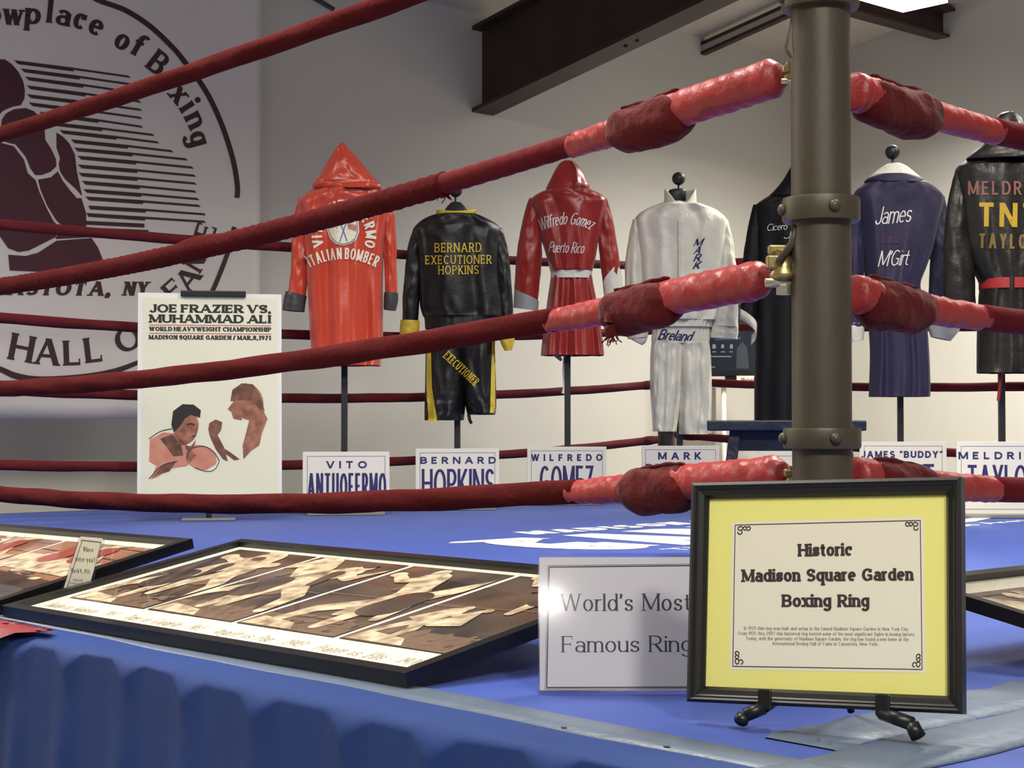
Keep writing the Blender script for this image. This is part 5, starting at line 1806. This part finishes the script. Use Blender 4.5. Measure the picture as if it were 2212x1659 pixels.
ZC = PLAT + .0045
pA = Vector((-1.005, 3.28, ZC)); pB = Vector((-.151, 2.395, ZC))
photo_frame('black framed sheet of four sepia boxing photos with captions, tilted on the blue canvas', pA, pB - pA, E2, (pB - pA).length, .565, .106, four_bw)
da = Vector((-.733, .68, 0)).normalized(); dn = Vector((.68, .733, 0)).normalized()
q0 = Vector((-.700, 3.655, 0)) - dn * .499
o_l = q0 + da * 1.23
photo_frame('black framed sheet of colour photos behind the small acrylic card', Vector((o_l.x, o_l.y, ZC)), -da, dn, 1.23, .51, .106, colour_sheet)
o_r = NP + E2 * .215 - E1 * .555
photo_frame('black framed sepia crowd photo lying behind the yellow-matted sign', Vector((o_r.x, o_r.y, ZC)), E2, E1, 1.23, .565, .106, sepia_sheet)

# ================================================================ CERTIFICATE ON A TABLE EASEL
zb = EYE - .3575
cb = P(1496, 1516, 2.155); cbr = P(2088, 1543, 1.985)
cx_ = (cbr - cb); Wc = cx_.length; cx_.normalize()
back = Vector((-cx_.y, cx_.x, 0))
if back.y < 0:
    back = -back
lean = radians(9)
cn = cx_.cross((UP * cos(lean) + back * sin(lean)))
cn.normalize()
cu = cn.cross(cx_)
if cu.z < 0:
    cu = -cu
back = Vector((-cx_.y, cx_.x, 0))
cn = cx_.cross(cu)
if cn.y > 0:
    cn = -cn
Hc = .283
t = thing('easel_sign', 'black framed ring history sign with yellow mat on a small table easel', 'framed sign', Vector(((cb.x + cbr.x) / 2, (cb.y + cbr.y) / 2, PLAT)))
S = lambda u, v, h=0.0: cb + cx_ * u + cu * v + cn * h
EASB = mat('matte_black_frame', (26, 25, 24), rough=.38, spec=.45)
m = MB()
prof = [(0, 0), (0, .020), (.004, .0225), (.0065, .0205), (.0085, .0205), (.0105, .0185), (.0165, .0155), (.0205, .0095), (.0205, .004)]
ring = []
for k, (i, h) in enumerate(prof):
    ring.append([S(i, i, h), S(Wc - i, i, h), S(Wc - i, Hc - i, h), S(i, Hc - i, h)])
m.grid(ring, close_u=True)
m.poly([S(0, 0), S(0, Hc), S(Wc, Hc), S(Wc, 0)])
m.build('frame', EASB, t)
YEL = mat('yellow_mat_board', (242, 236, 136), rough=.65)
m = MB(); i = .0204; m.prism([S(i, i, .003), S(Wc - i, i, .003), S(Wc - i, Hc - i, .003), S(i, Hc - i, .003)], cn * .003); mt_ = m.build('mat_board', YEL, t)
cm = pxmap(S(0, 0, .0062), cn)
CPAP = mat('ivory_paper', (238, 232, 210), rough=.6)
CINK = mat('dark_brown_ink', (62, 44, 46), rough=.6)
GINK = mat('faint_grey_ink', (140, 134, 120), rough=.6)
px_poly('paper', CPAP, t, cm, [[(1581, 1128), (1995, 1116), (2000, 1454), (1576, 1446)]])
c2 = pxmap(S(0, 0, .0068), cn)
fr_ = [(1588, 1134), (1988, 1124), (1992, 1446), (1583, 1439)]
q = []
for k in range(4):
    (x0, y0), (x1, y1) = fr_[k], fr_[(k + 1) % 4]
    q += stroke([(x0, y0), ((x0 + x1) / 2, (y0 + y1) / 2), (x1, y1)], 1.6, 4)
px_poly('border_line', CINK, t, c2, q)
SL = dict(xs=1.12, a=.122, b=.078, serif=.045, st=.14, gap=.05, space=.42)
px_text('heading', CINK, t, c2, 'Historic', 1724, 1202, 117, 27, -.9, **SL)
px_text('heading', CINK, t, c2, 'Madison Square Garden', 1602, 1257, 371, 27, -.5, **SL)
px_text('heading', CINK, t, c2, 'Boxing Ring', 1689, 1311, 189, 27, 0, **SL)
SM = dict(a=.07, b=.035, serif=.05, st=.04, gap=.12)
for s_, x0, x1, y in (('In 1925 this ring was built and setup in the famed Madison Square Garden in New York City.', 1607, 1964, 1360), ('From 1925 thru 2007 this historical ring hosted some of the most significant fights in boxing history.', 1595, 1977, 1371), ('Today, with the generosity of Madison Square Garden, the ring has found a new home at the', 1611, 1963, 1382), ('International Boxing Hall of Fame in Canastota, New York.', 1669, 1897, 1393)):
    px_text('small_print', GINK, t, c2, s_, x0, y, x1 - x0, 7.2, .35, **SM)


def flourish(cx, cy, fx, fy, sw):
    out = []
    base = [[(0, 12), (4, 17), (10, 14), (8, 8), (3, 8), (1, 3), (8, 0), (12, 4), (9, 8)], [(12, 4), (16, 0), (20, 3), (17, 8), (13, 6)], [(20, 3), (25, 0), (28, 4), (25, 8), (20, 8)]]
    for pl in base:
        pts = [((y, x) if sw else (x, y)) for x, y in pl]
        out += stroke([(cx + fx * x, cy + fy * y) for x, y in pts], 2.2, 22)
    return out


px_poly('corner_flourish', CINK, t, c2, flourish(1593, 1137, 1, 1, False))
px_poly('corner_flourish', CINK, t, c2, flourish(1984, 1128, -1, 1, False))
px_poly('corner_flourish', CINK, t, c2, flourish(1588, 1435, 1, -1, True))
px_poly('corner_flourish', CINK, t, c2, flourish(1988, 1441, -1, -1, True))
m = MB(); m.poly([S(i, i, .0098), S(Wc - i, i, .0098), S(Wc - i, Hc - i, .0098), S(i, Hc - i, .0098)]); m.build('glass', GLASS, t)
# easel feet, hooks and rear strut
for (u, du) in ((.105, -.022), (.255, .040)):
    m = MB()
    a_ = S(u, -.003, .020); b2 = S(u + du, -.014, .030); f_ = Vector((b2.x + cx_.x * du * .2, b2.y + cx_.y * du * .2, PLAT + .012))
    m.tube([S(u, .004, -.012), a_], .0075, 10)
    m.tube([a_, b2], .0085, 10)
    m.tube([b2, (b2 + f_) / 2 + cn * .002, f_], lambda s, a: .0086 + .001 * s, 12)
    m.build('easel_foot', EASB, t, smooth=True)
    m = MB(); m.box(S(u, 0, .022), cx_, cu, cn, (-.006, .012), (-.006, .020), (.001, .006)); m.build('easel_hook', EASB, t, bevel=.002)
m = MB(); pt = S(Wc / 2, Hc * .7, -.004); m.tube([pt, Vector((pt.x, pt.y, PLAT + .006)) + back * .10], .005, 10); m.build('easel_strut', EASB, t, smooth=True)
m = MB(); m.tube([S(.105, .012, -.008), pt], .005, 10); m.build('easel_rail', EASB, t, smooth=True)
m = MB(); m.tube([S(.255, .012, -.008), pt], .005, 10); m.build('easel_rail', EASB, t, smooth=True)

# ================================================================ ACRYLIC SIGNS
d0 = 2.365
ab = P(1166, 1500, d0); ab.z = PLAT + .006
SW, SH = .252, .189
lean = radians(11)
su = (UP * cos(lean) + Vector((0, 1, 0)) * sin(lean)); sr = Vector((1, .02, 0)).normalized()
sn = sr.cross(su); sn = -sn if sn.y > 0 else sn
S2 = lambda u, v, h=0.0: ab + sr * u + su * v + sn * h
t = thing('acrylic_sign', 'clear acrylic stand holding a grey-white card with large serif words', 'sign', ab)
m = MB(); m.prism([S2(-.002, -.004, 0), S2(SW + .002, -.004, 0), S2(SW + .002, SH + .006, 0), S2(-.002, SH + .006, 0)], -sn * .003); m.build('back_panel', ACRYLE, t)
m = MB(); m.prism([S2(0, 0, .0002), S2(SW, 0, .0002), S2(SW, SH, .0002), S2(0, SH, .0002)], sn * .0006); m.build('card', mat('grey_white_card', (204, 200, 204), rough=.5), t)
sm = pxmap(S2(0, 0, .0012), sn)
CARDI = mat('dark_navy_ink', (44, 42, 62), rough=.6)
q = []
for o_ in (0.0, 3.2):
    w_ = 2.4 if o_ == 0 else .8
    f = [(1186 - o_, 1225 - o_), (1540, 1221 - o_), (1540, 1484 + o_), (1181 - o_, 1485 + o_)]
    q += stroke([f[0], ((f[0][0] + f[1][0]) / 2, (f[0][1] + f[1][1]) / 2), f[1]], w_, 5) + stroke([f[3], ((f[3][0] + f[2][0]) / 2, (f[3][1] + f[2][1]) / 2), f[2]], w_, 5) + stroke([f[0], ((f[0][0] + f[3][0]) / 2, (f[0][1] + f[3][1]) / 2), f[3]], w_, 5)
px_poly('border_line', CARDI, t, sm, q)
px_text('lettering', CARDI, t, sm, "World's Most", 1211, 1320, 281, 37, -.3, **SERIF)
px_text('lettering', CARDI, t, sm, 'Famous Ring', 1214, 1409, 280, 35, -.3, **SERIF)
m = MB(); m.prism([S2(-.002, -.004, .0016), S2(SW + .002, -.004, .0016), S2(SW + .002, SH + .004, .0016), S2(-.002, SH + .004, .0016)], sn * .0022); m.build('front_panel', ACRYL, t)
m = MB(); m.prism([S2(-.002, -.005, .004), S2(SW + .002, -.005, .004), S2(SW + .002, -.002, .004) - UP * .0, S2(-.002, -.002, .004)], Vector((0, .07, -.0005))); m.build('foot_panel', ACRYLE, t)

# small tilted card between the framed sheets
cb2 = P(150, 1296, 3.395)
cn2 = Vector((.10, -.98, .17)).normalized()
mp2 = pxmap(cb2, cn2)
t = thing('card_holder', 'narrow clear holder with a dated question card between two framed sheets', 'card', mp2(150, 1300))
cs = [(128, 1300), (189, 1283), (222, 1163), (174, 1159)]
m = MB(); m.prism([mp2(x, y) for x, y in ((124, 1302), (193, 1284), (228, 1163), (171, 1157))], -cn2 * .003); m.build('back_panel', ACRYLE, t)
m = MB(); m.prism([mp2(x, y, .0004) for x, y in cs], cn2 * .0005); m.build('card', mat('ivory_card', (214, 208, 188), rough=.5), t)
m3 = pxmap(cb2, cn2, .0014)
CI = mat('soft_grey_ink', (92, 86, 78), rough=.6)
q = stroke([(136, 1296), (158, 1228), (177, 1169)], 1.5, 8) + stroke([(188, 1284), (204, 1228), (218, 1173)], 1.2, 8) + stroke([(175, 1167), (196, 1169), (219, 1172)], 2.2, 6)
px_poly('border_line', CI, t, m3, q)
px_text('lettering', CI, t, m3, 'Where', 180, 1191, 22, 10, 5, slant=-.15, **SERIF)
px_text('lettering', CI, t, m3, 'were you?', 163, 1212, 43, 11, 5, slant=-.15, **SERIF)
px_text('lettering', CI, t, m3, 'March 8, 1971', 154, 1236, 40, 9, 5, slant=-.15, **SERIF)
for k, (x0, x1, y) in enumerate(((158, 178, 1254), (151, 180, 1261), (147, 178, 1269))):
    px_text('small_print', CI, t, m3, 'Frazier vs Ali', x0, y, x1 - x0, 5, 6, slant=-.15, **SERIF)
m = MB(); m.prism([mp2(x, y, .002) for x, y in ((124, 1302), (193, 1284), (228, 1163), (171, 1157))], cn2 * .0015); m.build('front_panel', ACRYL, t)
lowp = (mp2(124, 1302) + mp2(193, 1284)) / 2
m = MB(); m.box(Vector((lowp.x, lowp.y, PLAT + .001)), (1, 0, 0), (0, 1, 0), UP, (-.025, .025), (-.004, .006), (0, max(.004, lowp.z - PLAT + .004))); m.build('foot_block', ACRYLE, t)

# ================================================================ CORNER STOOL
STB = mat('dark_blue_stool_paint', (36, 44, 56), rough=.35, var=.2, vscale=12, bump=.15, bscale=40, spec=.5)
ds = 4.55
s0 = P(1527, 912, ds + .03); s1 = P(1872, 912, ds - .03)
sxv = Vector((s1.x - s0.x, s1.y - s0.y, 0)); SWd = sxv.length; sxv.normalize()
syv = Vector((-sxv.y, sxv.x, 0))
ztop = EYE + .009
so = Vector((s0.x, s0.y, 0))
t = thing('corner_stool', 'dark blue painted wooden stool with splayed legs behind the near post', 'stool', zed((s0 + s1) / 2, PLAT))
m = MB(); m.box(zed(so, 0), sxv, syv, UP, (0, SWd), (0, .26), (ztop - .029, ztop)); m.build('seat', STB, t, bevel=.004)
m = MB(); m.box(zed(so, 0), sxv, syv, UP, (.085, SWd - .06), (.05, .07), (ztop - .085, ztop - .029)); m.build('apron', STB, t, bevel=.002)
for (u, du, v, dv) in ((.062, -.05, .035, -.03), (.062, -.05, .205, .03), (SWd - .075, .05, .035, -.03), (SWd - .075, .05, .205, .03)):
    m = MB()
    c_ = []
    for (zz, f) in ((PLAT + .001, 1.0), (ztop - .028, 0.0)):
        for (a, b) in ((0, 0), (.032, 0), (.032, .032), (0, .032)):
            p = so + sxv * (u + du * f + a) + syv * (v + dv * f + b)
            c_.append(zed(p, zz))
    m.hexa(c_); m.build('leg', STB, t, bevel=.002)
m = MB(); m.box(zed(so, 0), sxv, syv, UP, (.03, SWd - .03), (.12, .14), (PLAT + .10, PLAT + .13)); m.build('stretcher', STB, t)

# ================================================================ SCREEN ON A WHITE TABLE BEYOND THE ROPES
dt = 10.25
tz = P(1580, 824, dt).z
tp0 = P(1540, 824, dt)
to = Vector((tp0.x, tp0.y, 0))
TW = mat('white_table_laminate', (226, 222, 206), rough=.5)
t = thing('display_table', 'white table behind the far ropes carrying the dark screen', 'table', zed(to + Vector((.4, .3, 0)), 0))
m = MB(); m.box(zed(to, 0), (1, 0, 0), (0, 1, 0), UP, (0, .80), (0, .6), (tz - .028, tz)); m.build('tabletop', TW, t, bevel=.004)
for (x, y) in ((.072, .04), (.74, .04), (.072, .56), (.74, .56)):
    m = MB(); m.tube([zed(to, 0) + Vector((x, y, .001)), zed(to, 0) + Vector((x, y, tz - .028))], .016, 16); m.build('leg', TW, t, smooth=True)
SCB = mat('black_plastic', (18, 18, 20), rough=.35)
SCR_ = mat('dark_screen', (30, 36, 44), rough=.25, emit=.08)
ICON = mat('grey_screen_icons', (120, 126, 128), rough=.4, emit=.10)
BLU_ = mat('blue_screen_bar', (40, 60, 100), rough=.4, emit=.1)
c0 = P(1532, 816, dt + .15); c1 = P(1740, 655, dt + .15)
t = thing('television', 'dark flat screen with small pale menu icons on the white table', 'television', Vector(((c0.x + c1.x) / 2, c0.y, tz)))
x0, x1, z0, z1 = c0.x, c1.x, c0.z + .01, c1.z
m = MB(); m.box((0, c0.y, 0), (1, 0, 0), (0, 1, 0), UP, (x0, x1), (0, .05), (z0, z1)); m.build('case', SCB, t, bevel=.006)
m = MB(); m.poly([(x0 + .015, c0.y - .0008, z0 + .03), (x1 - .015, c0.y - .0008, z0 + .03), (x1 - .015, c0.y - .0008, z1 - .015), (x0 + .015, c0.y - .0008, z1 - .015)]); sc_ = m.build('screen', SCR_, t)
ms = pxmap((0, c0.y - .0014, 0), (0, -1, 0))
for (x, y, w_, h_) in ((1539, 744, 7, 9), (1558, 744, 6, 8), (1577, 744, 6, 9), (1539, 759, 8, 2), (1557, 759, 9, 2), (1576, 759, 7, 2), (1534, 769, 46, 2.2), (1537, 792, 8, 2)):
    px_poly('menu_icon', ICON, sc_, ms, [[(x, y), (x + w_, y), (x + w_, y + h_), (x, y + h_)]])
px_poly('menu_bar', BLU_, sc_, ms, [[(1545, 730), (1600, 728), (1600, 733), (1545, 735)]])
px_poly('menu_picture', mat('grey_screen_picture', (52, 56, 60), rough=.4, emit=.08), sc_, ms, [[(1592, 752), (1604, 738), (1614, 752), (1618, 796), (1590, 796)]])
m = MB(); m.box(((x0 + x1) / 2 - .16, c0.y, tz), (1, 0, 0), (0, 1, 0), UP, (-.04, .04), (.01, .05), (.002, z0 - tz + .01)); m.build('neck', SCB, t)
m = MB(); m.box(((x0 + x1) / 2 - .16, c0.y, tz), (1, 0, 0), (0, 1, 0), UP, (-.16, .16), (-.05, .12), (.0005, .012)); m.build('foot', SCB, t, bevel=.003)
e0 = P(1592, 829, dt + .02)
t = thing('small_title_card', 'small white title card standing on the table below the dark screen', 'card', Vector((e0.x, e0.y, tz)))
m = MB(); m.box(Vector((e0.x, dt + .02, tz)), (1, 0, 0), (0, 1, 0), UP, (0, .20), (0, .03), (.0005, .036)); m.build('card', TW, t)
ms = pxmap((0, dt + .0192, 0), (0, -1, 0))
px_text('lettering', mat('brick_red_ink', (150, 60, 50), rough=.6), t, ms, 'Historic', 1601, 824.5, 33, 8, 0, **SLAB)

# ================================================================ RED CLOTH OVER THE APRON EDGE
REDC = mat('red_bunting_cloth', (124, 20, 28), rough=.6, var=.08, vscale=12, bump=.2, bscale=14)
WHC = mat('white_bunting_stripe', (226, 220, 208), rough=.6)


def at_mat(px, py, z=PLAT):
    r = ray(px, py)
    p = Vector((0, 0, EYE)) + r * ((z - EYE) / r.z)
    q = p - NP
    q.z = 0
    return q.dot(E1), q.dot(E2)


a_c, b_c = at_mat(104, 1380)
m = MB()
rows = []
prof = [(b_c + .024, 0), (b_c + .012, 0), (b_c, 0), (-.69, 0), (-.706, -.001), (-.730, -.008), (-.748, -.026), (-.756, -.06), (-.764, -.11), (-.776, -.17), (-.79, -.24)]
for j in range(40):
    row = []
    for k, (b, dz) in enumerate(prof):
        s_start = a_c - .015 + .012 * k + max(0, k - 4) * .038
        s = s_start + .9 * (j / 39)
        wv = (.006 * sin(j * .55 + k * .7) + .003 * sin(j * 1.3 + k)) * (.3 if k < 4 else 1)
        row.append(RG(s, b - abs(wv) * .6 - .010 * (k > 3), PLAT + .0105 + dz + abs(wv) * .5))
    rows.append(row)
t = thing('bunting_cloth', 'red cloth with a white edge draped over the apron at the banner end', 'cloth', rows[0][0])
m.grid([r[1:] for r in rows]); m.build('red_cloth', REDC, t, smooth=True)
m = MB(); m.grid([[r[0] - UP * .0005, r[1] - UP * .0002] for r in rows[3:]]); m.build('white_stripe', WHC, t, smooth=True)
